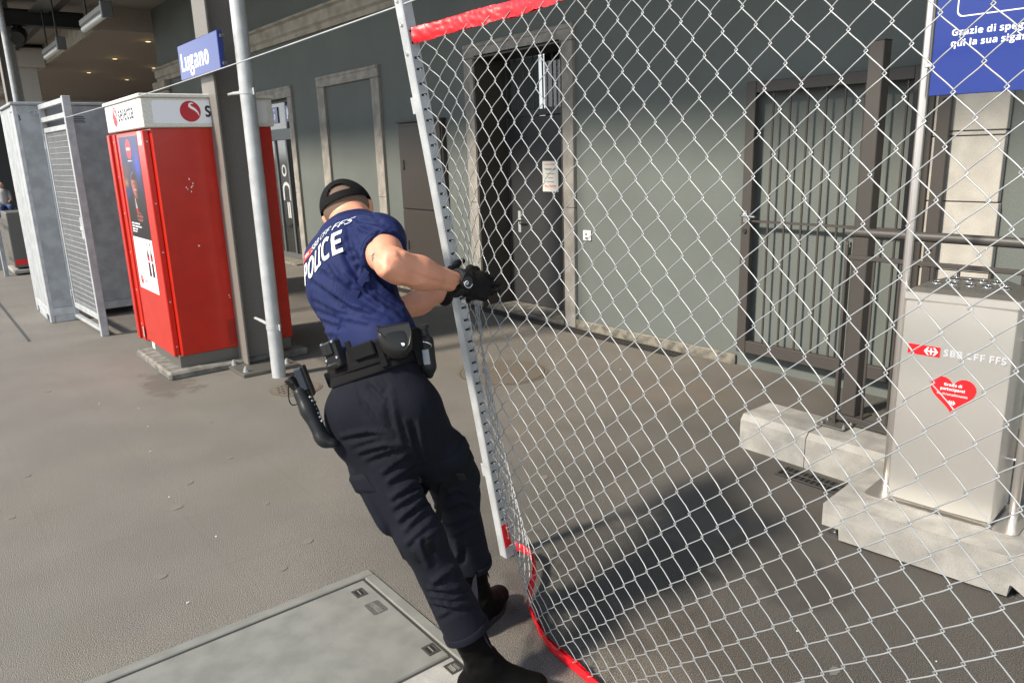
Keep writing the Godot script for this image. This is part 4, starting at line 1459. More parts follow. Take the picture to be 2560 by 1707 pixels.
# ======================================================================= container and mesh door
func build_containers() -> void:
	var t := thing("galvanised_container", "tall galvanised steel storage container at the left, beside the mesh door", "container", V(-10.45, 0, -2.3))
	var x0 := -11.02
	var x1 := -9.913
	var z1 := -1.105
	var b := MB.new()
	b.span(V(x0 + 0.02, 0.165, -3.5), V(x1 - 0.012, 2.375, -1.37), 0.004)
	obj("rear_panel", b, M.galv_dull, t)
	b = MB.new()
	b.span(V(x0 + 0.01, 0.165, -1.3695), V(x1 - 0.004, 2.375, z1 - 0.012), 0.006)
	obj("front_panel", b, M.galv_dull, t)
	for s in [[x1 - 0.16, x1 - 0.09], [x1 - 0.40, x1 - 0.33], [x0 + 0.12, x0 + 0.19]]:
		b = MB.new()
		b.prism(pts([s[0], 0, s[0] + 0.016, 0.011, s[1] - 0.016, 0.011, s[1], 0]), Transform3D(Basis(V(1, 0, 0), V(0, 0, 1), V(0, -1, 0)), V(0, 2.33, z1 - 0.0118)), 2.15)
		obj("pressed_rib", b, M.galv, t)
	for s in [[x1 - 0.075, x1], [x0, x0 + 0.075]]:
		b = MB.new()
		b.span(V(s[0], 0.0, z1 - 0.05), V(s[1], 2.376, z1), 0.008)
		obj("corner_post", b, M.galv, t)
	b = MB.new()
	b.span(V(x0 - 0.01, 2.3765, -3.52), V(x1 + 0.012, 2.408, z1 + 0.012), 0.006)
	obj("roof_rim", b, M.galv_dull, t)
	# base with fork pockets
	b = MB.new()
	b.span(V(x0, 0.075, -3.5), V(x1 - 0.001, 0.1645, z1 - 0.002), 0.004)
	b.span(V(x1 - 0.06, 0.0, -1.66), V(x1 - 0.001, 0.0745, z1 - 0.051), 0.003)
	b.span(V(x1 - 0.06, 0.0, -2.4), V(x1 - 0.001, 0.0745, -1.98), 0.003)
	b.span(V(x0 + 0.24, 0.0, z1 - 0.05), V(x1 - 0.30, 0.0745, z1 - 0.002), 0.003)
	obj("base_frame", b, M.galv, t)
	letters("unit_number", "3", 0.055, Transform3D(Basis(V(0, 0, -1), V(0, 1, 0), V(1, 0, 0)), V(x1 - 0.0035, 2.215, -1.135)), M.ink, t)
	b = MB.new()
	b.span(V(x1 - 0.012, 2.18, -1.80), V(x1 - 0.0105, 2.27, -1.66))
	var lp := obj("label_plate", b, M.galv_dull, t)
	for k in 4:
		b = MB.new()
		b.span(V(x1 - 0.0104, 2.193 + 0.019 * k, -1.79 + 0.01 * (k % 2)), V(x1 - 0.0101, 2.202 + 0.019 * k, -1.67))
		obj("printed_line", b, M.ink, lp)
	for q in [[2.30, -1.155], [2.30, -1.31]]:
		b = MB.new()
		b.tube([V(x1 - 0.004, q[0], q[1]), V(x1 + 0.006, q[0], q[1])], 0.009, 10)
		obj("rivet", b, M.galv, t)
	for k in 3:
		b = MB.new()
		b.tube([V(x1 - 0.05 - 0.06 * k, 2.31, z1 - 0.012), V(x1 - 0.05 - 0.06 * k, 2.31, z1 + 0.006)], 0.009, 10)
		obj("rivet", b, M.galv, t)
	for zz in [-1.30, -1.62]:
		b = MB.new()
		var ring := []
		for k in 17:
			ring.append(V(x1 + 0.004, 2.30 + 0.022 * sin(TAU * k / 16), zz + 0.045 * cos(TAU * k / 16)))
		b.tube(ring, 0.007, 6, false)
		obj("lashing_ring", b, M.galv, t)
	# mesh door
	var d := thing("mesh_door", "galvanised wire mesh door standing open between the container and the vending machine", "door", V(-9.3, 0, -1.4))
	var A := V(-9.93, 0, -1.375)
	var E := V(-8.69, 0, -1.432)
	var dir := (E - A).normalized()
	var bs := Basis(dir, Vector3.UP, dir.cross(Vector3.UP))
	var L := (E - A).length()
	var put := func(called: String, x: float, y: float, w: float, h: float, dp: float) -> void:
		var q := MB.new()
		q.box(A + dir * x + V(0, y, 0), V(w, h, dp), 0.004, bs)
		obj(called, q, M.galv, d)
	put.call("post", L - 0.025, 1.195, 0.05, 2.39, 0.075)
	put.call("post", 0.02, 1.20, 0.04, 2.35, 0.06)
	put.call("top_bar", L * 0.5, 2.352, L - 0.095, 0.05, 0.05)
	put.call("top_bar", L * 0.5, 2.215, L - 0.095, 0.05, 0.05)
	put.call("leaf_rail", L * 0.5, 2.105, L - 0.13, 0.05, 0.035)
	put.call("leaf_rail", L * 0.5, 0.185, L - 0.13, 0.06, 0.035)
	put.call("leaf_stile", L - 0.085, 1.145, 0.04, 1.86, 0.035)
	put.call("leaf_stile", 0.075, 1.145, 0.03, 1.86, 0.035)
	put.call("bottom_bar", L * 0.5, 0.055, L - 0.095, 0.035, 0.05)
	b = MB.new()
	var x := 0.10
	while x < L - 0.11:
		b.tube([A + dir * x + V(0, 0.215, 0), A + dir * x + V(0, 2.08, 0)], 0.0022, 4, false)
		x += 0.030
	var y := 0.25
	while y < 2.08:
		b.tube([A + dir * 0.09 + V(0, y, 0.004), A + dir * (L - 0.105) + V(0, y, 0.004)], 0.003, 4, false)
		y += 0.0575
	obj("mesh_infill", b, M.galv, d).set_meta("kind", "stuff")
	b = MB.new()
	b.box(A + dir * (L - 0.13) + V(0, 1.11, 0.02), V(0.05, 0.22, 0.02), 0.004, bs)
	b.box(A + dir * (L - 0.10) + V(0, 1.11, 0.032), V(0.12, 0.035, 0.012), 0.003, bs)
	obj("latch", b, M.galv, d)
	for yy in [0.32, 1.95]:
		b = MB.new()
		b.box(A + dir * 0.05 + V(0, yy, 0.02), V(0.03, 0.08, 0.03), 0.003, bs)
		obj("hinge", b, M.galv, d)
	# wire rope to the fence
	var w := thing("wire_rope", "thin taut steel wire rope from the mesh door past the blue sign to the fence", "cable", V(-5.6, 2.22, -1.5))
	b = MB.new()
	var path := []
	for k in 25:
		var f := k / 24.0
		path.append(V(-8.685, 2.185, -1.40).lerp(V(-2.53, 2.262, -1.53), f) - V(0, 0.02 * sin(PI * f), 0))
	for k in 5:
		path.append(V(-2.53, 2.262, -1.53).lerp(V(0.8, 2.42, -1.68), (k + 1) / 5.0))
	b.tube(path, 0.0032, 6)
	obj("strand", b, M.galv, w)


# ======================================================================= far left
func build_far_left() -> void:
	var t := thing("recycling_bin", "grey recycling bin with a red sticker beside the container, at the left edge", "bin", V(-15.2, 0, -1.3))
	var b := MB.new()
	b.span(V(-15.6, 0.12, -1.60), V(-14.83, 1.02, -1.30), 0.01)
	obj("body", b, M.base_metal, t)
	b = MB.new()
	b.span(V(-15.65, 0.03, -1.68), V(-14.78, 0.09, -1.26), 0.008)
	obj("base_tray", b, M.concrete, t)
	b = MB.new()
	b.span(V(-14.829, 0.17, -1.58), V(-14.826, 0.25, -1.305))
	obj("red_sticker", b, M.sticker_red, t)
	b = MB.new()
	b.span(V(-14.85, 0.62, -1.66), V(-14.80, 1.0, -1.605), 0.006)
	b.span(V(-14.85, 0.02, -1.66), V(-14.80, 0.12, -1.605), 0.006)
	obj("yellow_post", b, M.yellow, t)
	var f := thing("post_frame", "slim grey steel rail frame at the far left edge, before the recycling bin", "rail", V(-15.1, 0, -1.15))
	b = MB.new()
	b.span(V(-14.91, 0, -1.19), V(-14.85, 0.86, -1.13), 0.006)
	b.span(V(-15.9, 0, -1.19), V(-15.84, 0.86, -1.13), 0.006)
	obj("leg", b, M.galv_dull, f)
	b = MB.new()
	b.span(V(-15.9, 0.861, -1.19), V(-14.85, 0.90, -1.13), 0.006)
	b.span(V(-15.839, 0.34, -1.175), V(-14.911, 0.37, -1.145), 0.004)
	obj("rail", b, M.galv_dull, f)
	var bn := thing("platform_bench", "platform bench far down the platform at the left edge, where a person sits", "bench", V(-28.8, 0, -2.45))
	b = MB.new()
	b.span(V(-29.05, 0.40, -3.4), V(-28.55, 0.44, -1.9), 0.01)
	obj("seat", b, M.frame_grey, bn)
	for zz in [-3.2, -2.1]:
		b = MB.new()
		b.span(V(-28.85, 0, zz - 0.03), V(-28.75, 0.40, zz + 0.03), 0.005)
		obj("leg", b, M.frame_grey, bn)
	var pp := thing("dark_pillar", "dark grey panelled pillar far down the platform at the left edge", "pillar", V(-33, 0, -2.4))
	b = MB.new()
	b.span(V(-33.4, 0, -3.3), V(-32.8, 4.9, -1.6), 0.02)
	obj("shaft", b, M.door_dark, pp)
	# seated figure, seen very small
	var pe := thing("person", "distant person with dark hair, grey top and blue jeans, seated at the left edge", "person", V(-28.8, 0.44, -2.5))
	var skin := mat(Color(0.42, 0.25, 0.18), 0.6)
	var bones := [
		bone(V(-28.8, 0.52, -2.55), V(-28.8, 0.75, -2.56), 0.13, 0.12, 0.05), bone(V(-28.8, 0.75, -2.56), V(-28.78, 0.95, -2.55), 0.12, 0.13, 0.05),
		bone(V(-28.78, 1.0, -2.55), V(-28.78, 1.06, -2.55), 0.05, 0.05, 0.03), bone(V(-28.77, 1.16, -2.54), V(-28.75, 1.19, -2.54), 0.085, 0.09, 0.03),
		bone(V(-28.85, 0.97, -2.40), V(-28.75, 0.72, -2.32), 0.045, 0.038, 0.03), bone(V(-28.75, 0.72, -2.32), V(-28.50, 0.66, -2.40), 0.036, 0.03, 0.02),
		bone(V(-28.82, 0.97, -2.70), V(-28.70, 0.72, -2.74), 0.045, 0.038, 0.03), bone(V(-28.70, 0.72, -2.74), V(-28.48, 0.68, -2.66), 0.036, 0.03, 0.02),
		bone(V(-28.78, 0.50, -2.46), V(-28.38, 0.52, -2.42), 0.085, 0.062, 0.03), bone(V(-28.38, 0.52, -2.42), V(-28.36, 0.10, -2.42), 0.06, 0.045, 0.03), bone(V(-28.36, 0.05, -2.42), V(-28.18, 0.04, -2.40), 0.045, 0.035, 0.02),
		bone(V(-28.78, 0.50, -2.64), V(-28.38, 0.52, -2.66), 0.085, 0.062, 0.03), bone(V(-28.38, 0.52, -2.66), V(-28.40, 0.10, -2.66), 0.06, 0.045, 0.03), bone(V(-28.40, 0.05, -2.66), V(-28.22, 0.04, -2.66), 0.045, 0.035, 0.02),
	]
	obj("body", body_mesh(bones, 0.022), skin, pe)
	var top := [bone(V(-28.8, 0.52, -2.55), V(-28.79, 0.95, -2.55), 0.15, 0.145, 0.05), bone(V(-28.85, 0.97, -2.40), V(-28.78, 0.80, -2.34), 0.06, 0.055, 0.03), bone(V(-28.82, 0.97, -2.70), V(-28.74, 0.80, -2.73), 0.06, 0.055, 0.03)]
	obj("grey_top", body_mesh(top, 0.025), mat(Color(0.30, 0.30, 0.30), 0.9), pe)
	var jeans := [bone(V(-28.80, 0.52, -2.46), V(-28.38, 0.52, -2.42), 0.10, 0.072, 0.03), bone(V(-28.38, 0.52, -2.42), V(-28.36, 0.14, -2.42), 0.07, 0.058, 0.03), bone(V(-28.80, 0.52, -2.64), V(-28.38, 0.52, -2.66), 0.10, 0.072, 0.03), bone(V(-28.38, 0.52, -2.66), V(-28.40, 0.14, -2.66), 0.07, 0.058, 0.03)]
	obj("jeans", body_mesh(jeans, 0.025), mat(Color(0.03, 0.05, 0.13), 0.9), pe)
	obj("hair", body_mesh([bone(V(-28.80, 1.19, -2.54), V(-28.78, 1.23, -2.54), 0.088, 0.085, 0.02)], 0.022), mat(Color(0.03, 0.018, 0.012), 0.7), pe)


# ======================================================================= hatch and covers
func build_hatch_and_covers() -> void:
	var t := thing("cable_hatch", "large concrete cable hatch with lifting sockets set in the asphalt at the bottom", "hatch", V(-2.0, 0, -0.6))
	var b := MB.new()
	b.span(V(-2.735, -0.01, -1.305), V(-1.0, 0.0025, 1.0))
	obj("joint_bed", b, M.dark_iron, t)
	var edge := func(a: Vector3, e: Vector3) -> void:
		var q := MB.new()
		q.span(a, e, 0.004)
		obj("frame", q, M.slab, t)
	edge.call(V(-2.738, -0.01, -1.308), V(-2.688, 0.010, 1.0))
	edge.call(V(-2.687, -0.01, -1.308), V(-1.0, 0.010, -1.262))
	b = MB.new()
	b.span(V(-2.678, -0.01, -1.252), V(-2.026, 0.0075, 0.12), 0.005)
	obj("slab", b, M.slab, t)
	b = MB.new()
	b.span(V(-2.012, -0.01, -1.252), V(-1.36, 0.0085, 0.12), 0.005)
	obj("slab", b, M.concrete, t)
	b = MB.new()
	b.span(V(-2.678, -0.01, 0.132), V(-1.36, 0.0075, 1.0), 0.005)
	obj("slab", b, M.slab, t)
	for q in [[-2.597, -1.192, 0.5], [-2.094, -1.217, 0.5], [-1.957, -1.222, 0.6]]:
		var bs := Basis(Vector3.UP, 0.0)
		b = MB.new()
		for e in [[-0.024, 0, 0.012, 0.05], [0.024, 0, 0.012, 0.05], [0, -0.020, 0.036, 0.010], [0, 0.020, 0.036, 0.010]]:
			b.box(V(q[0] + e[0], 0.0078, q[1] + e[1]), V(e[2], 0.004, e[3]), 0.0012, bs)
		var o := obj("lifting_socket", b, M.dark_iron, t)
		b = MB.new()
		b.box(V(q[0], 0.0079, q[1]), V(0.036, 0.0012, 0.030))
		obj("socket_hole", b, M.hole, o)
		b = MB.new()
		b.tube([V(q[0] - 0.018, 0.0088, q[1]), V(q[0] + 0.018, 0.0088, q[1])], 0.0030, 8)
		obj("lifting_bar", b, M.iron, o)
	b = MB.new()
	b.prism(rounded(0.088, 0.062, 0.008), Transform3D(Basis(V(1, 0, 0), V(0, 0, -1), V(0, 1, 0)), V(-2.46, 0.0076, -1.193)), 0.0012)
	obj("name_plate", b, M.base_metal, t)
	letters("cast_lettering", "STZ8AV", 0.020, Transform3D(Basis(V(-1, 0, 0), V(0, 0, 1), V(0, 1, 0)), V(-2.423, 0.0089, -1.203)), M.slab, t, 0.074)
	# round covers
	var m1 := thing("manhole_cover", "small round rusty manhole cover with square holes, by the downpipe", "manhole cover", V(-5.52, 0, -2.16))
	cover(m1, V(-5.50, 0, -2.15), 0.20, 0.155, 7, true)
	var m2 := thing("manhole_cover", "large round waffle-pattern manhole cover behind the fence post", "manhole cover", V(-4.72, 0, -3.58))
	cover(m2, V(-4.72, 0, -3.58), 0.37, 0.32, 17, false)


func cover(o: Node3D, c: Vector3, r: float, ri: float, n: int, holes: bool) -> void:
	var b := MB.new()
	b.tube([c + V(0, -0.01, 0), c + V(0, 0.004, 0)], r, 48)
	obj("rim", b, M.iron, o)
	b = MB.new()
	b.tube([c + V(0, 0.0042, 0), c + V(0, 0.0050, 0)], r * 0.93, 48)
	obj("gap_ring", b, M.hole, o)
	b = MB.new()
	b.tube([c + V(0, 0.0051, 0), c + V(0, 0.0065, 0)], r * 0.915, 48)
	obj("lid", b, M.iron, o)
	var st := 2.0 * ri / n
	var tw := Basis(Vector3.UP, 0.5 if holes else 0.25)
	for i in n:
		for j in n:
			var p := V((i - (n - 1) * 0.5) * st, 0, (j - (n - 1) * 0.5) * st)
			if p.length() > ri:
				continue
			b = MB.new()
			var w := c + tw * p + V(0, 0.0068, 0)
			b.box(w, V(st * 0.52, 0.0008, st * 0.52) if holes else V(st * 0.62, 0.0009, st * 0.62), 0.0, tw)
			obj("hole" if holes else "pit", b, M.hole if holes else M.pit_iron, o)


# ======================================================================= fence
class Track:
	# a smooth line through points, walked by its length
	var p := PackedVector3Array()
	var step := 0.01

	func _init(c: Array) -> void:
		var dense := PackedVector3Array()
		for k in c.size() - 1:
			var a: Vector3 = c[maxi(k - 1, 0)]; var b: Vector3 = c[k]; var d: Vector3 = c[k + 1]; var e: Vector3 = c[mini(k + 2, c.size() - 1)]
			for q in 24:
				dense.push_back(b.cubic_interpolate(d, a, e, q / 24.0))
		dense.push_back(c[-1])
		p.push_back(dense[0])
		var left := step
		for k in dense.size() - 1:
			var a := dense[k]; var b := dense[k + 1]
			var l := a.distance_to(b)
			var at := 0.0
			while l - at >= left:
				at += left
				p.push_back(a.lerp(b, at / l))
				left = step
			left -= l - at

	func at(s: float) -> Vector3:
		var f := s / step
		var i := clampi(int(floor(f)), 0, p.size() - 2)
		return p[i].lerp(p[i + 1], f - i)


var low: Track
var mid_t: Track
var top_t: Track

# the sheet of netting: s along it from the post, t from the foot (0) to the top (1)
func sheet(s: float, t: float) -> Vector3:
	var a := low.at(s); var b := mid_t.at(s); var c := top_t.at(s)
	var p := a * (1.0 - t) * (1.0 - 2.0 * t) + b * 4.0 * t * (1.0 - t) + c * t * (2.0 * t - 1.0)
	var sway := noise.get_noise_2d(s * 1.7, t * 2.0 + 7.0) * 0.010 * smooth(0.0, 0.3, s)
	return p + V(0.0, sway * 0.3, sway)


func build_fence() -> void:
	low = Track.new([V(-2.405, 0.065, -1.825), V(-2.30, 0.05, -1.86), V(-2.185, 0.035, -1.785), V(-2.075, 0.022, -1.668), V(-1.975, 0.016, -1.612), V(-1.82, 0.012, -1.545), V(-1.60, 0.012, -1.525), V(-1.15, 0.015, -1.47), V(-0.6, 0.02, -1.41), V(0.0, 0.02, -1.38), V(0.8, 0.02, -1.36)])
	mid_t = Track.new([V(-2.44, 1.11, -1.685), V(-2.34, 1.11, -1.66), V(-2.20, 1.10, -1.575), V(-2.08, 1.09, -1.50), V(-1.94, 1.09, -1.472), V(-1.70, 1.10, -1.475), V(-1.40, 1.10, -1.475), V(-0.70, 1.10, -1.465), V(0.0, 1.10, -1.46), V(0.8, 1.10, -1.46)])
	top_t = Track.new([V(-2.50, 2.17, -1.545), V(-2.38, 2.185, -1.60), V(-2.22, 2.20, -1.645), V(-2.06, 2.21, -1.68), V(-1.74, 2.22, -1.665), V(-1.20, 2.25, -1.675), V(-0.70, 2.28, -1.69), V(0.0, 2.32, -1.70), V(0.8, 2.36, -1.70)])
	var t := thing("chain_link_fence", "chain-link fence netting with red taped edges on a leaning galvanised post", "fence", V(-1.0, 0, -1.5))
	# the wires: each a flat spiral hooked into its neighbours
	var half := 0.045
	var nrow := 24
	var rad := 0.00155
	var prev := PackedVector3Array()
	for k in 67:
		var path := []
		var s0 := k * half + 0.004
		for r in nrow * 2:
			var going := 1.0 if r % 2 == 0 else -1.0
			for q in 8:
				var f := q / 8.0
				var e := lerpf(f, 0.5 - 0.5 * cos(PI * f), 0.13)
				var x := e if going > 0 else 1.0 - e
				var o := lerpf(-0.0042, half + 0.0042, x)
				var tt := (r + f + k % 2) / (nrow * 2.0)
				if tt > 1.0:
					break
				var s := s0 + o
				var p := sheet(maxf(s, 0.0), tt)
				var nn := (sheet(maxf(s, 0.0) + 0.01, tt) - p).cross(Vector3.UP).normalized()
				path.append(p + nn * (0.0024 * going * sin(PI * f) + rng.randf_range(-0.0004, 0.0004)))
		var b := MB.new()
		b.tube(path, rad, 6, true)
		obj("wire", b, M.wire, t)
	# post
	var foot := V(-2.439, 0.0, -1.838)
	var head := V(-2.545, 2.42, -1.52)
	var up := (head - foot).normalized()
	var bx := (V(1, 0, 0) - up * up.x).normalized()
	var bs := Basis(bx, up, bx.cross(up))
	var L := (head - foot).length()
	var w := 0.044
	var pp := Transform3D(bs, foot)
	var b := MB.new()
	# folded channel: face to the tracks, slotted side, lips
	b.prism(pts([-w / 2, w / 2, -w / 2, -w / 2, -w / 2 + 0.014, -w / 2, -w / 2 + 0.014, -w / 2 + 0.003, -w / 2 + 0.003, -w / 2 + 0.003, -w / 2 + 0.003, w / 2 - 0.003, w / 2 - 0.003, w / 2 - 0.003, w / 2 - 0.003, -w / 2 + 0.003, w / 2 - 0.014, -w / 2 + 0.003, w / 2 - 0.014, -w / 2, w / 2, -w / 2, w / 2, w / 2 - 0.004, w / 2 - 0.004, w / 2]), Transform3D(Basis(bs.x, bs.z, -bs.y), pp * V(0, L, 0)), L)
	obj("post", b, M.galv, t)
	for k in 48:
		var y := 0.10 + 0.0455 * k + (0.006 if k % 2 else 0.0)
		if y > 2.2:
			break
		b = MB.new()
		b.box(pp * V(w / 2 + 0.0004, y, -0.002), V(0.0012, 0.008, 0.024), 0.0, bs)
		obj("slot", b, M.hole, t)
		# the hook that holds the netting
		var q0 := pp * V(w / 2 - 0.002, y, -0.002)
		var q1 := pp * V(w / 2 + 0.012, y - 0.004, -0.004)
		var q2 := sheet(0.004, clampf(y / 2.2, 0.0, 1.0))
		b = MB.new()
		b.tube([q0, q1, q1.lerp(q2, 0.5), q2], 0.0019, 6)
		obj("hook", b, M.wire, t)
	for y in [2.30, 2.22, 2.12]:
		b = MB.new()
		b.tube([pp * V(-0.002, y, w / 2), pp * V(-0.002, y, w / 2 + 0.003), pp * V(-0.002, y, w / 2 + 0.006)], [0.008, 0.008, 0.004], 12)
		obj("rivet", b, M.chrome, t)
	for y in [1.94, 0.42]:
		b = MB.new()
		b.box(pp * V(-w / 2 - 0.012, y, w / 2 - 0.006), V(0.026, 0.06, 0.004), 0.001, bs)
		obj("lug", b, M.galv, t)
	b = MB.new()
	b.box(pp * V(w / 2 + 0.012, 1.18, 0.0), V(0.03, 0.018, 0.02), 0.006, bs)
	obj("cable_tie", b, M.plastic_white, t)
	# red tape folded over both edges of the netting
	for e in [[1.0, 0.0, 2.9, 0.058, "top"], [0.0, 0.035, 2.9, 0.050, "foot"]]:
		for side in [-1.0, 1.0]:
			var rows := []
			for j in 7:
				var v := j / 6.0
				var row := PackedVector3Array()
				var s: float = e[1]
				while s < e[2]:
					var base := sheet(s, e[0])
					var dn: Vector3 = (sheet(s, 0.5) - base).normalized()
					var nn := (sheet(s + 0.02, e[0]) - base).cross(Vector3.UP).normalized()
					var cr := noise.get_noise_2d(s * 19.0 + v * 5.0, v * 3.0 + side * 20.0 + e[0] * 50.0)
					var cr2 := noise.get_noise_2d(s * 60.0 - v * 9.0, v * 7.0 + side * 10.0)
					var wd: float = e[3] * (0.9 + 0.16 * noise.get_noise_2d(s * 5.0, 3.0 * side + e[0] * 9.0))
					row.push_back(base + dn * (v * wd - 0.012) + nn * side * (0.0035 + 0.0035 * sin(PI * v) + 0.007 * cr * sin(PI * v * 0.8 + 0.4) + 0.004 * cr2) * (1.0 if j > 0 else 0.0) + V(0, 0.004 * cr2, 0))
					s += 0.008
				rows.append(row)
			b = MB.new()
			b.grid(rows)
			obj("red_tape", b, M.tape, t)
	b = MB.new()
	b.box(pp * V(w / 2 + 0.0022, 0.11, 0.0), V(0.001, 0.11, 0.035), 0.0, bs)
	obj("red_tape", b, M.tape, t)


# ======================================================================= bodies: smooth unions of tapered bones
class Bone:
	var a: Vector3
	var b: Vector3
	var ra: float
	var rb: float
	var k: float
	var w := Vector3.ZERO
	var flat := 1.0
	var cuts := []

	func dist(p: Vector3) -> float:
		var pa := p - a
		var ba := b - a
		if flat != 1.0:
			pa += w * (pa.dot(w) * (1.0 / flat - 1.0))
		var h := clampf(pa.dot(ba) / maxf(ba.length_squared(), 1e-9), 0.0, 1.0)
		var d := (pa - ba * h).length() - lerpf(ra, rb, h)
		if flat < 1.0:
			d *= sqrt(flat)
		for c in cuts:
			d = maxf(d, (p - c[0]).dot(c[1]))
		return d


func bone(a: Vector3, b: Vector3, ra: float, rb: float, k := 0.03, w := Vector3.ZERO, flat := 1.0, cuts := []) -> Bone:
	var o := Bone.new()
	o.a = a; o.b = b; o.ra = ra; o.rb = rb; o.k = k
	var ba := (b - a)
	if w != Vector3.ZERO and ba.length() > 1e-6:
		w = (w - ba * (w.dot(ba) / ba.length_squared())).normalized()
	o.w = w; o.flat = flat; o.cuts = cuts
	return o


func smin(a: float, b: float, k: float) -> float:
	var h := maxf(k - absf(a - b), 0.0) / k
	return minf(a, b) - h * h * k * 0.25


func fdist(bones: Array, p: Vector3) -> float:
	var d := 1e3
	for b: Bone in bones:
		d = smin(d, b.dist(p), b.k)
	return d


# first meeting with the surface, walking from `from` along `dir`
func trace(bones: Array, from: Vector3, dir: Vector3, reach := 1.0) -> Vector3:
	var t := 0.0
	for i in 60:
		var d := fdist(bones, from + dir * t)
		if d < 0.0004:
			break
		t += d * 0.85
		if t > reach:
			break
	return from + dir * minf(t, reach)


func grad(bones: Array, p: Vector3) -> Vector3:
	var e := 0.004
	var d := fdist(bones, p)
	return V(fdist(bones, p + V(e, 0, 0)) - d, fdist(bones, p + V(0, e, 0)) - d, fdist(bones, p + V(0, 0, e)) - d).normalized()


# folds: [from, to, width, height] press soft ridges (or, below zero, furrows) into the surface
func body_mesh(bones: Array, cell: float, folds := [], crinkle := 0.0, crinkle_scale := 20.0) -> ArrayMesh:
	var lo := V(1e9, 1e9, 1e9)
	var hi := -lo
	for b: Bone in bones:
		var r := maxf(b.ra, b.rb) * maxf(1.0, b.flat) + cell * 3.0
		lo = lo.min(b.a.min(b.b) - V(r, r, r))
		hi = hi.max(b.a.max(b.b) + V(r, r, r))
	var bx := int((hi.x - lo.x) / cell) / 4 + 2
	var by := int((hi.y - lo.y) / cell) / 4 + 2
	var bz := int((hi.z - lo.z) / cell) / 4 + 2
	var nx := bx * 4
	var ny := by * 4
	var nz := bz * 4
	var f := PackedFloat32Array()
	f.resize(nx * ny * nz)
	f.fill(1.0)
	# in blocks of 4 cells: only those near a surface are worked out cell by cell
	var active := PackedByteArray()
	active.resize(bx * by * bz)
	for b: Bone in bones:
		var k := b.k
		var lip := 1.0 / sqrt(minf(b.flat, 1.0))
		var near := cell * 2.6 * lip + k
		var half := cell * 3.5 * lip
		var r := maxf(b.ra, b.rb) * maxf(1.0, b.flat) + near
		var q0 := (b.a.min(b.b) - V(r, r, r) - lo) / (cell * 4.0)
		var q1 := (b.a.max(b.b) + V(r, r, r) - lo) / (cell * 4.0)
		for bi in range(maxi(int(q0.x), 0), mini(int(q1.x) + 1, bx)):
			for bj in range(maxi(int(q0.y), 0), mini(int(q1.y) + 1, by)):
				for bl in range(maxi(int(q0.z), 0), mini(int(q1.z) + 1, bz)):
					var dc := b.dist(lo + (Vector3(bi, bj, bl) * 4.0 + V(1.5, 1.5, 1.5)) * cell)
					if dc > half + near:
						continue
					var deep := dc < -(half + near)
					if not deep:
						active[(bi * by + bj) * bz + bl] = 1
					for i in range(bi * 4, bi * 4 + 4):
						for j in range(bj * 4, bj * 4 + 4):
							var at := (i * ny + j) * nz
							for l in range(bl * 4, bl * 4 + 4):
								var o := f[at + l]
								if deep:
									f[at + l] = minf(o, dc)
									continue
								var d := b.dist(lo + Vector3(i, j, l) * cell)
								var h := k - absf(o - d)
								if h > 0.0:
									f[at + l] = minf(o, d) - h * h * 0.25 / k
								elif d < o:
									f[at + l] = d
	var vid := PackedInt32Array()
	vid.resize(nx * ny * nz)
	vid.fill(-1)
	var vs := PackedVector3Array()
	var cells := PackedInt32Array()
	var off := [0, ny * nz, nz, ny * nz + nz, 1, ny * nz + 1, nz + 1, ny * nz + nz + 1]
	var cp := [V(0, 0, 0), V(1, 0, 0), V(0, 1, 0), V(1, 1, 0), V(0, 0, 1), V(1, 0, 1), V(0, 1, 1), V(1, 1, 1)]
	var edges := [[0, 1], [2, 3], [4, 5], [6, 7], [0, 2], [1, 3], [4, 6], [5, 7], [0, 4], [1, 5], [2, 6], [3, 7]]
	var lim := cell * 2.2
	for bi in bx:
		for bj in by:
			for bl in bz:
				if active[(bi * by + bj) * bz + bl] == 0:
					continue
				for i in range(bi * 4, mini(bi * 4 + 4, nx - 1)):
					for j in range(bj * 4, mini(bj * 4 + 4, ny - 1)):
						var row := (i * ny + j) * nz
						for l in range(bl * 4, mini(bl * 4 + 4, nz - 1)):
							var at := row + l
							var v0 := f[at]
							if v0 > lim or v0 < -lim * 2.0:
								continue
							var m := 0
							for c in 8:
								if f[at + off[c]] < 0.0:
									m |= 1 << c
							if m == 0 or m == 255:
								continue
							var s := Vector3.ZERO
							var n := 0
							for e in edges:
								var fa := f[at + off[e[0]]]
								var fb := f[at + off[e[1]]]
								if (fa < 0.0) != (fb < 0.0):
									s += (cp[e[0]] as Vector3).lerp(cp[e[1]], fa / (fa - fb))
									n += 1
							vid[at] = vs.size()
							cells.push_back(at)
							vs.push_back(lo + (Vector3(i, j, l) + s / n) * cell)
	var idx := PackedInt32Array()
	var dirs := [ny * nz, nz, 1]
	for at in cells:
		var v0 := f[at]
		for ax in 3:
			var d: int = dirs[ax]
			var v1 := f[at + d]
			if (v0 < 0.0) == (v1 < 0.0):
				continue
			var d1: int = dirs[(ax + 1) % 3]
			var d2: int = dirs[(ax + 2) % 3]
			if at - d1 - d2 < 0:
				continue
			var a := vid[at]; var b := vid[at - d1]; var c := vid[at - d1 - d2]; var e := vid[at - d2]
			if a < 0 or b < 0 or c < 0 or e < 0:
				continue
			if v0 < 0.0:
				idx.append_array(PackedInt32Array([a, c, b, a, e, c]))
			else:
				idx.append_array(PackedInt32Array([a, b, c, a, c, e]))
	var ns := normals(vs, idx)
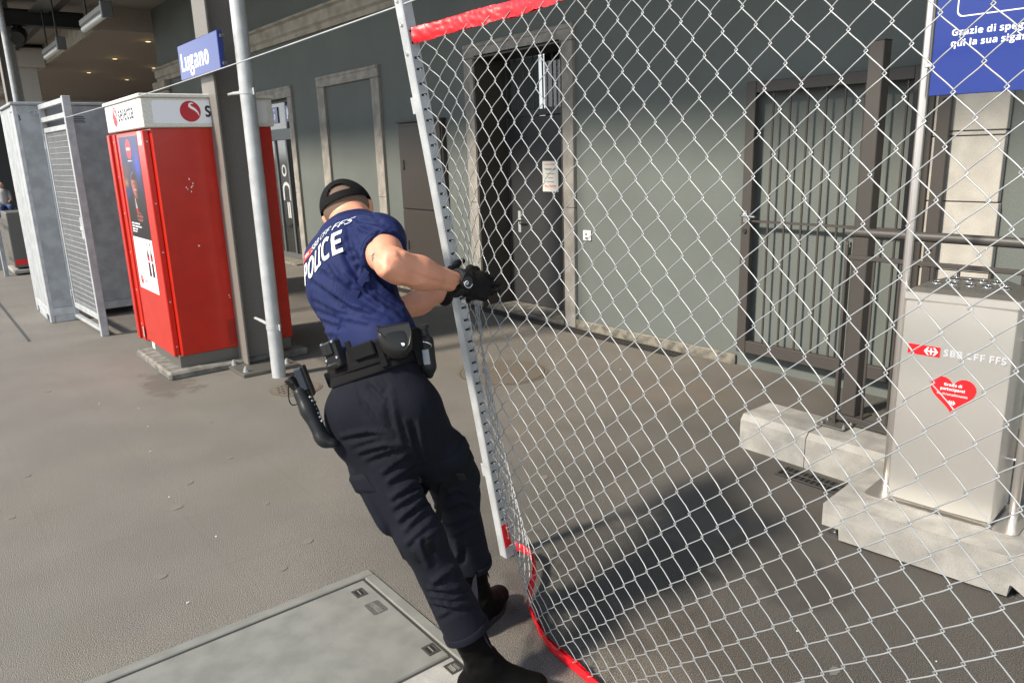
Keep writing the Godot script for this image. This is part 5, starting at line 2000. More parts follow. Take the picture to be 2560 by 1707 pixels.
	if folds.size() or crinkle > 0.0:
		var hs := PackedFloat32Array()
		hs.resize(vs.size())
		var room := {}
		for q in vs.size():
			var key := Vector3i((vs[q] * 25.0).floor())
			if not room.has(key):
				room[key] = []
			room[key].append(q)
		for fo in folds:
			var a: Vector3 = fo[0]
			var w: float = fo[2]
			var ba: Vector3 = fo[1] - a
			var l2 := maxf(ba.length_squared(), 1e-8)
			var m := V(w, w, w) * 2.4
			var k0 := Vector3i(((a.min(fo[1]) - m) * 25.0).floor())
			var k1 := Vector3i(((a.max(fo[1]) + m) * 25.0).floor())
			for kx in range(k0.x, k1.x + 1):
				for ky in range(k0.y, k1.y + 1):
					for kz in range(k0.z, k1.z + 1):
						for q in room.get(Vector3i(kx, ky, kz), []):
							var pa := vs[q] - a
							var tt := clampf(pa.dot(ba) / l2, 0.0, 1.0)
							var dd := (pa - ba * tt).length_squared() / (w * w)
							if dd < 6.0:
								var v: float = fo[3] * exp(-dd)
								# creases made of several pieces do not add up where pieces meet
								if absf(v) > absf(hs[q]) or signf(v) != signf(hs[q]):
									hs[q] = v if signf(v) == signf(hs[q]) else hs[q] + v
		# let the creases run out softly into the cloth around them
		for turn in 1:
			var acc := PackedFloat32Array()
			var cnt := PackedInt32Array()
			acc.resize(vs.size())
			cnt.resize(vs.size())
			for t3 in range(0, idx.size(), 3):
				var i := idx[t3]; var j := idx[t3 + 1]; var l := idx[t3 + 2]
				var sum := hs[i] + hs[j] + hs[l]
				acc[i] += sum; acc[j] += sum; acc[l] += sum
				cnt[i] += 3; cnt[j] += 3; cnt[l] += 3
			for q in vs.size():
				if cnt[q] > 0:
					hs[q] = acc[q] / cnt[q]
		for q in vs.size():
			var h := hs[q] * 1.3
			if crinkle > 0.0:
				h += crinkle * noise.get_noise_3dv(vs[q] * crinkle_scale)
			vs[q] = vs[q] + ns[q] * h
		ns = normals(vs, idx)
	var arr := []
	arr.resize(Mesh.ARRAY_MAX)
	arr[Mesh.ARRAY_VERTEX] = vs
	arr[Mesh.ARRAY_NORMAL] = ns
	arr[Mesh.ARRAY_INDEX] = idx
	var mesh := ArrayMesh.new()
	mesh.add_surface_from_arrays(Mesh.PRIMITIVE_TRIANGLES, arr)
	return mesh


func normals(vs: PackedVector3Array, idx: PackedInt32Array) -> PackedVector3Array:
	var ns := PackedVector3Array()
	ns.resize(vs.size())
	for k in range(0, idx.size(), 3):
		var a := idx[k]; var b := idx[k + 1]; var c := idx[k + 2]
		var n := (vs[c] - vs[a]).cross(vs[b] - vs[a])
		ns[a] += n; ns[b] += n; ns[c] += n
	for k in ns.size():
		ns[k] = ns[k].normalized()
	return ns


# ======================================================================= the man
func build_person() -> void:
	var J := {
		"pel": V(-2.077, 0.972, -1.093), "lhip": V(-2.141, 0.931, -1.045), "rhip": V(-2.012, 0.946, -1.149),
		"lkne": V(-1.905, 0.575, -1.098), "lank": V(-1.772, 0.125, -1.222), "rkne": V(-2.066, 0.590, -1.345), "rank": V(-2.088, 0.135, -1.425),
		"waist": V(-2.159, 1.138, -1.124), "chest": V(-2.314, 1.329, -1.138), "c7": V(-2.398, 1.497, -1.180), "head": V(-2.518, 1.547, -1.246),
		"rsh": V(-2.184, 1.478, -1.183), "lsh": V(-2.570, 1.371, -1.197), "relb": V(-1.965, 1.434, -1.087), "rwri": V(-1.995, 1.336, -1.365), "rhand": V(-1.997, 1.308, -1.484),
		"lelb": V(-2.423, 1.186, -1.358), "lwri": V(-2.468, 1.220, -1.617), "lhand": V(-2.515, 1.313, -1.711),
	}
	var P := thing("person", "man in dark blue shirt and black cap seen from behind, leaning and dragging the fence", "person", V(-2.0, 0, -1.3))
	var axis: Vector3 = (J.rsh - J.lsh).normalized()
	var up: Vector3 = (J.c7 - J.waist).normalized()
	var nb := axis.cross(up).normalized()
	var hip_ax: Vector3 = (J.rhip - J.lhip).normalized()
	var np := hip_ax.cross(V(0.1, 1, 0)).normalized()
	var nw := (nb + np).normalized()
	var R0 := V(0.62181, -0.03265, -0.78249)
	var U0 := V(-0.17206, 0.96902, -0.17717)
	var B0 := V(0.76403, 0.2448, 0.59693)
	# ---- skin: one body
	var skin := rough_mat(Color(0.58, 0.335, 0.225), 0.5, 101, 14.0, 0.86, 0.015, 0.07)
	skin.subsurf_scatter_enabled = true
	skin.subsurf_scatter_strength = 0.08
	var hu := (U0 * 0.86 - R0 * 0.36 - B0 * 0.30).normalized()
	var hf := (-B0 - hu * (-B0).dot(hu)).normalized()
	hf = (hf - R0 * 0.10).normalized()
	hf = (hf - hu * hf.dot(hu)).normalized()
	var hr := hf.cross(hu).normalized()
	var H: Vector3 = J.head
	var elb: Vector3 = J.relb
	var fore: Vector3 = (J.rwri - elb)
	var arm: Vector3 = (elb - J.rsh)
	var bones := [
		bone(H + hu * 0.025 - hf * 0.012, H + hu * 0.035 + hf * 0.03, 0.083, 0.080, 0.02, hr, 0.93),
		bone(H - hu * 0.01 - hf * 0.02, H - hu * 0.05 - hf * 0.03, 0.072, 0.058, 0.03),
		bone(H - hu * 0.045 + hf * 0.03, H - hu * 0.085 + hf * 0.065, 0.058, 0.036, 0.03, hr, 1.1),
		bone(H - hu * 0.005 + hf * 0.088, H - hu * 0.035 + hf * 0.112, 0.010, 0.014, 0.012),
		bone(H + hu * 0.018 + hf * 0.078 - hr * 0.04, H + hu * 0.018 + hf * 0.078 + hr * 0.04, 0.014, 0.014, 0.012),
		bone(H - hu * 0.066 + hf * 0.092 - hr * 0.018, H - hu * 0.066 + hf * 0.092 + hr * 0.018, 0.007, 0.007, 0.008),
		bone(H + hf * 0.080 - hr * 0.032, H + hf * 0.082 - hr * 0.031, 0.011, 0.011, 0.003), bone(H + hf * 0.080 + hr * 0.032, H + hf * 0.082 + hr * 0.031, 0.011, 0.011, 0.003),
		bone(H - hu * 0.05 - hf * 0.02, J.c7 - hu * 0.015 + nb * -0.01, 0.060, 0.066, 0.03),
		bone(J.c7 - nb * 0.03, J.chest, 0.07, 0.11, 0.05, nb, 0.7),
		bone(J.chest, J.waist, 0.11, 0.10, 0.05, nb, 0.75), bone(J.waist, J.pel, 0.10, 0.10, 0.05, nw, 0.75),
		bone(J.lhip, J.lkne, 0.06, 0.05, 0.04), bone(J.lkne, J.lank, 0.05, 0.035, 0.03), bone(J.rhip, J.rkne, 0.06, 0.05, 0.04), bone(J.rkne, J.rank, 0.05, 0.035, 0.03),
		bone(J.lsh, J.c7, 0.05, 0.05, 0.04), bone(J.rsh, J.c7, 0.05, 0.05, 0.04),
		# right arm: deltoid, upper arm, elbow, forearm with its muscle
		bone(J.rsh, J.rsh + arm * 0.5, 0.056, 0.052, 0.03), bone(J.rsh + arm * 0.45, elb - arm * 0.06, 0.050, 0.038, 0.03),
		bone(J.rsh + arm * 0.55 - U0 * 0.012, elb - arm * 0.10 - U0 * 0.008, 0.040, 0.030, 0.03),
		bone(elb - U0 * 0.010 + B0 * 0.006, elb + fore * 0.06 - U0 * 0.006, 0.031, 0.034, 0.022),
		bone(elb + fore * 0.08 + U0 * 0.014, elb + fore * 0.40 + U0 * 0.010, 0.040, 0.038, 0.03),
		bone(elb + fore * 0.15 - U0 * 0.014, elb + fore * 0.5 - U0 * 0.010, 0.036, 0.034, 0.03),
		bone(elb + fore * 0.40, J.rwri, 0.040, 0.026, 0.03, U0, 1.12),
		# left arm
		bone(J.lsh, J.lelb, 0.050, 0.040, 0.03), bone(J.lelb, J.lelb + (J.lwri - J.lelb) * 0.45, 0.042, 0.043, 0.03), bone(J.lelb + (J.lwri - J.lelb) * 0.4, J.lwri, 0.042, 0.029, 0.03),
	]
	for s in [-1.0, 1.0]:
		# ears
		var e: Vector3 = H + hr * s * 0.079 - hu * 0.012 - hf * 0.0
		bones.append(bone(e + hu * 0.018 + hr * s * 0.006, e - hu * 0.016, 0.018, 0.012, 0.008, hr, 0.5))
	skin.albedo_texture = ntex(101, 0.05, Color(1.0, 0.80, 0.72), Color(1, 1, 1), 0.25, 0.75)
	var arm_folds := []
	for q in [[9, -4.5, 23, 457, 94, 423, 179, 395, 237, 380], [7, 3.5, 55, 397, 94, 384, 127, 387], [6, 3.2, 91, 432, 159, 408, 205, 389], [9, 4, 16, 489, 78, 481, 143, 454], [8, -4, -16, 447, -3, 423, 19, 415], [9, -4, -39, 525, -20, 486, 0, 447], [5, 2.6, 143, 411, 192, 406, 231, 398], [10, 4, 0, 421, 16, 428], [8, -3, 49, 493, 62, 467, 94, 444]]:
		press(arm_folds, bones, J.pel, q, false)
	obj("body", body_mesh(bones, 0.006, arm_folds), skin, P)
	# ---- hair, cropped
	var hair := rough_mat(Color(0.23, 0.145, 0.10), 0.85, 105, 40.0, 0.5, 0.02, 0.16)
	var hb := [bone(H + hu * 0.025 - hf * 0.014, H + hu * 0.035 + hf * 0.02, 0.0848, 0.081, 0.02, hr, 0.935, [[H - hu * 0.030, -hu]]), bone(H - hu * 0.01 - hf * 0.02, H - hu * 0.042 - hf * 0.03, 0.0735, 0.061, 0.03, Vector3.ZERO, 1.0, [[H - hu * 0.052 + hf * 0.02, (hf * 0.8 - hu).normalized()], [H + hf * 0.015, hf]])]
	obj("hair", body_mesh(hb, 0.005), hair, P)
	build_cap(P, H, hu, hf, hr)
	# ---- shirt
	var cloth := rough_mat(Color(0.014, 0.021, 0.078), 0.62, 110, 60.0, 0.85, 0.012, 0.2)
	cloth.metallic_specular = 0.2
	cloth.rim_enabled = true
	cloth.rim = 0.08
	cloth.rim_tint = 0.6
	var rs_end: Vector3 = J.rsh + arm * 0.50
	var larm: Vector3 = J.lelb - J.lsh
	var ls_end: Vector3 = J.lsh + larm * 0.5
	var neck_cut := [J.c7 + hu * 0.018, (hu * 0.9 + up * 0.3 + nb * 0.12).normalized()]
	var shirt := [
		bone(J.pel + up * 0.125, J.waist, 0.146, 0.152, 0.05, nw, 0.74), bone(J.waist, J.chest, 0.156, 0.172, 0.06, nb, 0.68),
		bone(J.chest, J.chest + up * 0.10, 0.172, 0.150, 0.06, nb, 0.66), bone(J.lsh + axis * 0.02, J.rsh - axis * 0.03, 0.078, 0.080, 0.06),
		bone(J.c7 - nb * 0.045 + up * 0.005, J.rsh, 0.062, 0.068, 0.05, Vector3.ZERO, 1.0, [neck_cut]), bone(J.c7 - nb * 0.045 + up * 0.005, J.lsh, 0.062, 0.068, 0.05, Vector3.ZERO, 1.0, [neck_cut]),
		bone(J.c7 - up * 0.03, J.c7 + hu * 0.06, 0.078, 0.070, 0.03, Vector3.ZERO, 1.0, [neck_cut]),
		bone(J.chest + nb * 0.035 + axis * 0.08, J.chest + up * 0.11 + nb * 0.03 + axis * 0.10, 0.085, 0.075, 0.05), bone(J.chest + nb * 0.035 - axis * 0.08, J.chest + up * 0.11 + nb * 0.03 - axis * 0.10, 0.085, 0.075, 0.05),
		bone(J.rsh - arm * 0.05, rs_end + arm * 0.1, 0.076, 0.066, 0.035, Vector3.ZERO, 1.0, [[rs_end, (arm.normalized() - U0 * 0.1 + R0 * 0.25).normalized()]]),
		bone(J.lsh, ls_end + larm * 0.1, 0.074, 0.066, 0.035, Vector3.ZERO, 1.0, [[ls_end, larm.normalized()]]),
	]
	var shirt_folds := [
		[11, 8.8, -221, 405, -101, 317, -3, 294],
		[10, 6.4, -218, 343, -147, 304, -75, 291],
		[9, 5.6, -208, 284, -160, 265, -121, 262],
		[11, 9.6, -189, 437, -69, 356, 13, 297],
		[11, 9.6, -121, 421, -36, 340, 45, 291],
		[10, 9.6, -127, 532, -101, 470, -36, 369, 58, 304],
		[10, 10.4, -101, 525, -69, 444, -3, 356, 65, 310],
		[10, 9.6, -82, 502, -36, 411, 55, 330],
		[9, 5.6, -212, 314, -134, 281, -52, 265],
		[9, 9.6, -3, 411, 55, 349],
		[9, 6.4, -199, 239, -147, 226],
		[10, 6.4, -173, 454, -147, 415, -101, 375],
		[9, 8.0, -49, 415, 10, 359, 62, 327],
		[9, 8.0, -86, 602, -18, 597, 21, 572],
		[8, 8.0, -81, 577, -18, 562, 51, 543],
		[8, 6.4, -105, 577, -96, 533, -81, 494],
		[9, 6.4, -144, 597, -86, 609],
		[8, 6.4, -93, 592, -83, 553, -71, 519],
		[8, 7.2, -27, 611, 31, 577, 51, 553],
	]
	var trouser_folds := [
		[9, 8.1, -132, -100, -52, -84, 43, -90],
		[9, 6.8, -99, -127, -18, -104, 56, -104],
		[10, 8.1, -72, -147, 9, -124, 83, -127],
		[10, 6.8, -52, -168, 22, -141, 83, -134],
		[10, 8.1, 2, -211, 76, -154, 96, -147],
		[10, 8.1, 22, -238, 110, -181],
		[11, 9.5, 29, -295, 90, -252, 133, -235],
		[11, 10.8, 36, -322, 110, -279, 144, -252],
		[11, 10.8, 53, -363, 117, -306, 147, -265],
		[11, 9.5, 70, -396, 117, -346, 160, -295],
		[10, 8.1, 76, -440, 150, -373],
		[11, 8.1, 144, -511, 117, -440, 157, -410],
		[11, 8.1, 221, -541, 241, -470, 231, -423],
		[11, 8.1, 164, -561, 255, -491],
		[9, 9.5, 117, -578, 218, -591, 281, -558],
		[9, 10.8, 137, -605, 218, -618, 288, -598],
		[9, 9.5, 157, -628, 224, -642, 302, -625],
		[9, 8.1, 177, -672, 251, -635],
		[11, 9.5, 110, -60, 117, -114, 133, -168],
		[11, 10.8, 150, -295, 231, -265, 255, -275],
		[11, 10.8, 170, -326, 251, -302, 278, -316],
		[11, 10.8, 197, -376, 285, -346],
		[10, 9.5, 224, -410, 295, -373],
		[9, 8.1, 238, -450, 322, -420],
		[12, 9.5, 22, 41, 36, -40, 56, -100],
		[10, 6.8, 70, -53, 90, -114, 103, -181],
		[10, 6.8, -52, 14, -4, -53, 43, -90],
		[10, 6.8, -31, 68, 22, 7],
	]
	var seams := [
		[3.6, -3.5, -95, 98, -72, 21, -11, -67, 49, -100],
		[3.2, -2.5, -11, 108, 26, 41, 36, -6],
		[3.2, -2.5, -163, 68, -159, 0, -122, -80],
		[3.2, -2.5, -122, -80, -112, -100],
		[3.2, -2.5, -65, -154, -18, -235, 33, -329],
		[3.2, -2.5, 130, 7, 140, -53, 211, -74],
		[3.2, -2.5, 29, 118, 43, 95, 130, 115],
	]
	var sf := []
	for q in shirt_folds:
		press(sf, shirt, J.pel, q, true)
	obj("shirt", body_mesh(shirt, 0.0055, sf, 0.0012, 9.0), cloth, P)
	# hem of the right sleeve
	ring_on(P, "sleeve_hem", shirt, rs_end - arm.normalized() * 0.010, arm.normalized(), 0.0035, cloth)
	# ---- lettering on the back, laid onto the cloth
	var ink := mat(Color(0.72, 0.72, 0.73), 0.6)
	var cen: Vector3 = J.chest + up * 0.055
	var tx := axis.rotated(nb, 0.30)
	var ty := (up - tx * up.dot(tx)).normalized()
	cloth_text(P, "back_lettering", "POLICE", 0.076, 0.250, cen + ty * -0.020 - tx * 0.085, tx, ty, nb, shirt, ink)
	cloth_text(P, "back_lettering", "SBB CFF FFS", 0.024, 0.200, cen + ty * 0.074 - tx * 0.020, tx, ty, nb, shirt, ink, 0.0028, false)
	var patch := MB.new()
	patch_on(patch, cen + ty * 0.085 - tx * 0.060, tx, ty, nb, 0.075, 0.026, shirt, 0.0012)
	obj("back_emblem", patch, mat(Color(0.55, 0.03, 0.02), 0.6), P)
	var pe := MB.new()
	for q in [[-0.012, 0.0, 0.016, 0.004], [-0.012, 0.0, 0.004, 0.014], [-0.024, 0.0, 0.005, 0.009], [0.0, 0.0, 0.005, 0.009]]:
		patch_on(pe, cen + ty * (0.085 + q[1]) - tx * (0.060 - q[0] - 0.01), tx, ty, nb, q[2], q[3], shirt, 0.0022)
	obj("back_emblem_arrows", pe, ink, P)
	# small tattoo on the upper arm
	var tat := mat(Color(0.10, 0.10, 0.14), 0.6)
	var tp: Vector3 = J.rsh + arm * 0.66
	cloth_text(P, "tattoo", "Ks", 0.018, 0.022, tp + B0 * 0.06 - R0 * 0.045 - U0 * 0.005, (R0 * 0.6 - U0 * 0.8).normalized(), (U0 * 0.6 + R0 * 0.8).normalized(), (B0 * 0.9 - R0 * 0.4).normalized(), bones, tat, 0.0006)
	# ---- trousers
	var drill := rough_mat(Color(0.0115, 0.0125, 0.0185), 0.8, 120, 50.0, 0.8, 0.012, 0.2)
	drill.metallic_specular = 0.2
	drill.rim_enabled = true
	drill.rim = 0.06
	drill.rim_tint = 0.5
	var lsh_dir: Vector3 = (J.lank - J.lkne).normalized()
	var rsh_dir: Vector3 = (J.rank - J.rkne).normalized()
	var lcuff := [J.lkne + (J.lank - J.lkne) * 0.74, lsh_dir]
	var rcuff := [J.rkne + (J.rank - J.rkne) * 0.68, rsh_dir]
	var lth: Vector3 = J.lkne - J.lhip
	var rth: Vector3 = J.rkne - J.rhip
	var waist_cut := [J.waist + up * 0.035, up]
	var tr := [
		bone(J.waist, J.pel, 0.152, 0.152, 0.05, nw, 0.76, [waist_cut]),
		bone(J.lhip + np * 0.040 + V(0, 0.035, 0), J.lhip + np * 0.03 - V(0, 0.05, 0), 0.088, 0.085, 0.06), bone(J.rhip + np * 0.040 + V(0, 0.035, 0), J.rhip + np * 0.03 - V(0, 0.05, 0), 0.088, 0.085, 0.06),
		bone(J.lhip - hip_ax * 0.012, J.lkne, 0.098, 0.066, 0.05), bone(J.lkne, lcuff[0] + lsh_dir * 0.06, 0.066, 0.074, 0.05, Vector3.ZERO, 1.0, [lcuff]),
		bone(J.rhip + hip_ax * 0.012, J.rkne, 0.099, 0.072, 0.05), bone(J.rkne, rcuff[0] + rsh_dir * 0.06, 0.070, 0.076, 0.05, Vector3.ZERO, 1.0, [rcuff]),
		# thigh pockets
		bone(J.lhip + lth * 0.46 - hip_ax * 0.084 + np * 0.01, J.lhip + lth * 0.84 - hip_ax * 0.078 + np * 0.012, 0.060, 0.056, 0.014, hip_ax, 0.55),
		bone(J.rhip + rth * 0.42 + hip_ax * 0.080, J.rhip + rth * 0.80 + hip_ax * 0.074, 0.062, 0.062, 0.016, hip_ax, 0.6),
	]
	var tf := []
	for q in trouser_folds:
		q[1] *= rng.randf_range(0.55, 1.3)
		press(tf, tr, J.pel, q, true)
	for q in seams:
		press(tf, tr, J.pel, q, false)
	# the same cloth creases on the side that faces away
	for q in 9:
		var c: Vector3 = J.lhip + lth * (0.3 + 0.18 * q) if q < 4 else J.lkne + (J.lank - J.lkne) * (0.13 * (q - 3))
		tf.append([c - np * 0.08 - hip_ax * 0.06, c - np * 0.08 + hip_ax * 0.06 - V(0, 0.03, 0), 0.013, 0.007 if q % 2 == 0 else -0.006])
		var c2: Vector3 = J.rhip + rth * (0.3 + 0.18 * q) if q < 4 else J.rkne + (J.rank - J.rkne) * (0.13 * (q - 3))
		tf.append([c2 - np * 0.08 - hip_ax * 0.06, c2 - np * 0.08 + hip_ax * 0.06 - V(0, 0.03, 0), 0.013, 0.007 if q % 2 == 0 else -0.006])
	obj("trousers", body_mesh(tr, 0.006, tf, 0.0022, 8.0), drill, P)
	ring_on(P, "trouser_hem", tr, lcuff[0] - lsh_dir * 0.012, lsh_dir, 0.005, drill, 0.012)
	ring_on(P, "trouser_hem", tr, rcuff[0] - rsh_dir * 0.012, rsh_dir, 0.005, drill, 0.012)
	for q in [[lcuff, lsh_dir], [rcuff, rsh_dir]]:
		var te := MB.new()
		var c0: Vector3 = trace(tr, q[0][0] - q[1] * 0.02 + R0 * 0.06 + B0 * 0.3, -B0, 0.5)
		te.tube([c0, c0 + q[1] * 0.03 + B0 * 0.006, c0 + q[1] * 0.055 + B0 * 0.004 + R0 * 0.004], [0.003, 0.003, 0.002], 6)
		obj("drawcord", te, drill, P)
	# pocket flaps, straps
	for q in [[J.lhip + lth * 0.53, -1.0, lth], [J.rhip + rth * 0.46, 1.0, rth]]:
		var ax: Vector3 = (q[2] as Vector3).normalized()
		var out: Vector3 = (hip_ax * float(q[1]) + np * 0.25).normalized()
		var wv := ax.cross(out).normalized()
		var fl := MB.new()
		patch_on(fl, q[0] + out * 0.13, wv, -ax, out, 0.13, 0.065, tr, 0.009, 0.008)
		obj("pocket_flap", fl, drill, P)
	var web := rough_mat(Color(0.013, 0.013, 0.014), 0.75, 125, 90.0, 0.55, 0.02, 0.25)
	web.metallic_specular = 0.25
	ring_on(P, "thigh_strap", tr, J.rhip + rth * 0.66, (rth.normalized() + hip_ax * 0.10).normalized(), 0.004, web, 0.020)
	var bk := MB.new()
	var bp := trace(tr, J.rhip + rth * 0.66 + np * 0.3 + hip_ax * 0.09, -np, 0.4)
	bk.box(bp + np * 0.006, V(0.028, 0.034, 0.008), 0.003, Basis(hip_ax, rth.normalized() * -1.0, hip_ax.cross(rth.normalized() * -1.0)))
	obj("strap_buckle", bk, M.rubber, P)
	# ---- boots
	var leather := rough_mat(Color(0.007, 0.0068, 0.0065), 0.42, 130, 25.0, 0.7, 0.012, 0.1)
	leather.metallic_specular = 0.10
	var sole_m := mat(Color(0.010, 0.010, 0.010), 0.85)
	boot(P, J.lank, J.lkne, V(0.63, 0, -0.77).normalized(), leather, sole_m)
	boot(P, J.rank, J.rkne, V(-0.42, 0, -0.90).normalized(), leather, sole_m)
	# ---- belt and what hangs on it
	var hull := shirt + tr
	build_belt(P, J, hull, up, axis, nb, np, nw, hip_ax, web)
	# ---- gloves and watch
	var glove := rough_mat(Color(0.014, 0.013, 0.0125), 0.55, 140, 30.0, 0.65, 0.02, 0.12)
	glove.metallic_specular = 0.25
	var fdir: Vector3 = (J.rhand - J.rwri).normalized()
	hand(P, J.rwri, fdir, (B0 + U0 * 0.25).normalized(), -1.0, glove, 0.06, 0.62)
	var ld: Vector3 = (J.lhand - J.lwri).normalized()
	hand(P, J.lwri, ld, (-R0 * 0.9 - B0 * 0.2).normalized(), 1.0, glove, 0.9, 0.9)
	watch(P, J.rwri - fore.normalized() * 0.022, fore.normalized(), (B0 * 0.93 + U0 * 0.1 - R0 * 0.15).normalized())
	# watch strap on the other wrist
	ring_on(P, "wrist_band", bones, J.lwri - (J.lwri - J.lelb).normalized() * 0.02, (J.lwri - J.lelb).normalized(), 0.003, M.rubber, 0.011)


# a crease in the cloth: q = width, height (mm), then places across and up from `o` as seen from where the man's back is in view
func press(into: Array, bones: Array, o: Vector3, q: Array, pair: bool) -> void:
	var R0 := V(0.62181, -0.03265, -0.78249)
	var U0 := V(-0.17206, 0.96902, -0.17717)
	var eye := V(0, 1.75, 0)
	var at := []
	for k in range(2, q.size(), 2):
		at.append(Vector2(q[k], q[k + 1]) * 0.001)
	var w: float = q[0] * 0.001
	var rows := [[0.0, q[1] * 0.001]]
	if pair:
		rows.append([-w * 1.5, -q[1] * 0.001])
	for r in rows:
		var last := Vector3.ZERO
		for k in at.size() - 1:
			for f in 4:
				if k > 0 and f == 0:
					continue
				var p: Vector2 = at[k].lerp(at[k + 1], f / 3.0)
				var d: Vector2 = (at[k + 1] - at[k]).normalized()
				p += Vector2(-d.y, d.x) * float(r[0])
				var g3 := o + R0 * p.x + U0 * p.y
				var dir := (g3 - eye).normalized()
				var hit := trace(bones, g3 - dir * 0.5, dir, 1.0)
				if last != Vector3.ZERO and hit.distance_to(last) < 0.15:
					var tt := (k + f / 3.0) / (at.size() - 1.0)
					into.append([last, hit, w, r[1] * (0.35 + 0.65 * sin(PI * clampf(tt, 0.1, 0.9)))])
				last = hit


# a band laid round a limb or body: centre, the axis it goes round
func ring_on(P: Node3D, called: String, bones: Array, c: Vector3, ax: Vector3, thick: float, m: Material, half := 0.007, n := 36) -> MeshInstance3D:
	var s := ax.cross(Vector3.UP if absf(ax.y) < 0.9 else Vector3.RIGHT).normalized()
	var t := ax.cross(s)
	var prof := [[-half, 0.0], [-half * 0.85, thick], [half * 0.85, thick], [half, 0.0]]
	var rows := []
	for q in prof:
		rows.append(PackedVector3Array())
	for k in n + 1:
		var d := s * cos(TAU * k / n) + t * sin(TAU * k / n)
		for r in prof.size():
			var o: Vector3 = c + ax * prof[r][0]
			var hit := trace(bones, o + d * 0.35, -d, 0.35)
			rows[r].push_back(hit + d * prof[r][1])
	var b := MB.new()
	b.grid(rows)
	return obj(called, b, m, P)


# a small sheet laid onto the cloth, w by h about c
func patch_on(b: MB, c: Vector3, x: Vector3, y: Vector3, n: Vector3, w: float, h: float, bones: Array, lift: float, thick := 0.0) -> void:
	var nu := maxi(2, int(w / 0.012) + 1)
	var nv := maxi(2, int(h / 0.012) + 1)
	var rows := []
	for j in nv + 1:
		var row := PackedVector3Array()
		for i in nu + 1:
			var p := c + x * (w * (float(i) / nu - 0.5)) + y * (h * (float(j) / nv - 0.5))
			var hit := trace(bones, p + n * 0.2, -n, 0.5)
			var edge := i == 0 or j == 0 or i == nu or j == nv
			row.push_back(hit + grad(bones, hit) * (lift - (thick if edge else 0.0)))
		rows.append(row)
	b.grid(rows)


# lettering cut into small faces and laid onto the cloth
func cloth_text(P: Node3D, called: String, s: String, cap: float, width: float, o: Vector3, x: Vector3, y: Vector3, n: Vector3, bones: Array, m: Material, lift := 0.0028, bold := true) -> void:
	var t := text_mesh(s, cap, 0.0, bold)
	var a := t.get_mesh_arrays()
	var vs: PackedVector3Array = a[Mesh.ARRAY_VERTEX]
	var ii: PackedInt32Array = a[Mesh.ARRAY_INDEX] if a[Mesh.ARRAY_INDEX] != null else PackedInt32Array(range(vs.size()))
	var lo := V(1e9, 1e9, 0); var hi := V(-1e9, -1e9, 0)
	for p in vs:
		lo = lo.min(p); hi = hi.max(p)
	var k := width / (hi.x - lo.x)
	var todo := []
	for q in range(0, ii.size(), 3):
		todo.append([vs[ii[q]], vs[ii[q + 1]], vs[ii[q + 2]]])
	var b := MB.new()
	var known := {}
	while todo.size():
		var tr: Array = todo.pop_back()
		var l := 0
		var best := 0.0
		for e in 3:
			var d: float = ((tr[e] - tr[(e + 1) % 3]) * V(k, 1, 0)).length()
			if d > best:
				best = d; l = e
		if best > 0.012:
			var mid: Vector3 = (tr[l] + tr[(l + 1) % 3]) * 0.5
			todo.append([mid, tr[(l + 1) % 3], tr[(l + 2) % 3]])
			todo.append([mid, tr[(l + 2) % 3], tr[l]])
			continue
		var id := []
		for e in 3:
			var p: Vector3 = tr[e]
			if not known.has(p):
				var w := o + x * ((p.x - lo.x) * k) + y * (p.y - lo.y)
				var hit := trace(bones, w + n * 0.25, -n, 0.6)
				var g3 := grad(bones, hit)
				known[p] = b.add(hit + g3 * lift, g3)
			id.append(known[p])
		b.face(id[0], id[1], id[2])
	obj(called, b, m, P)


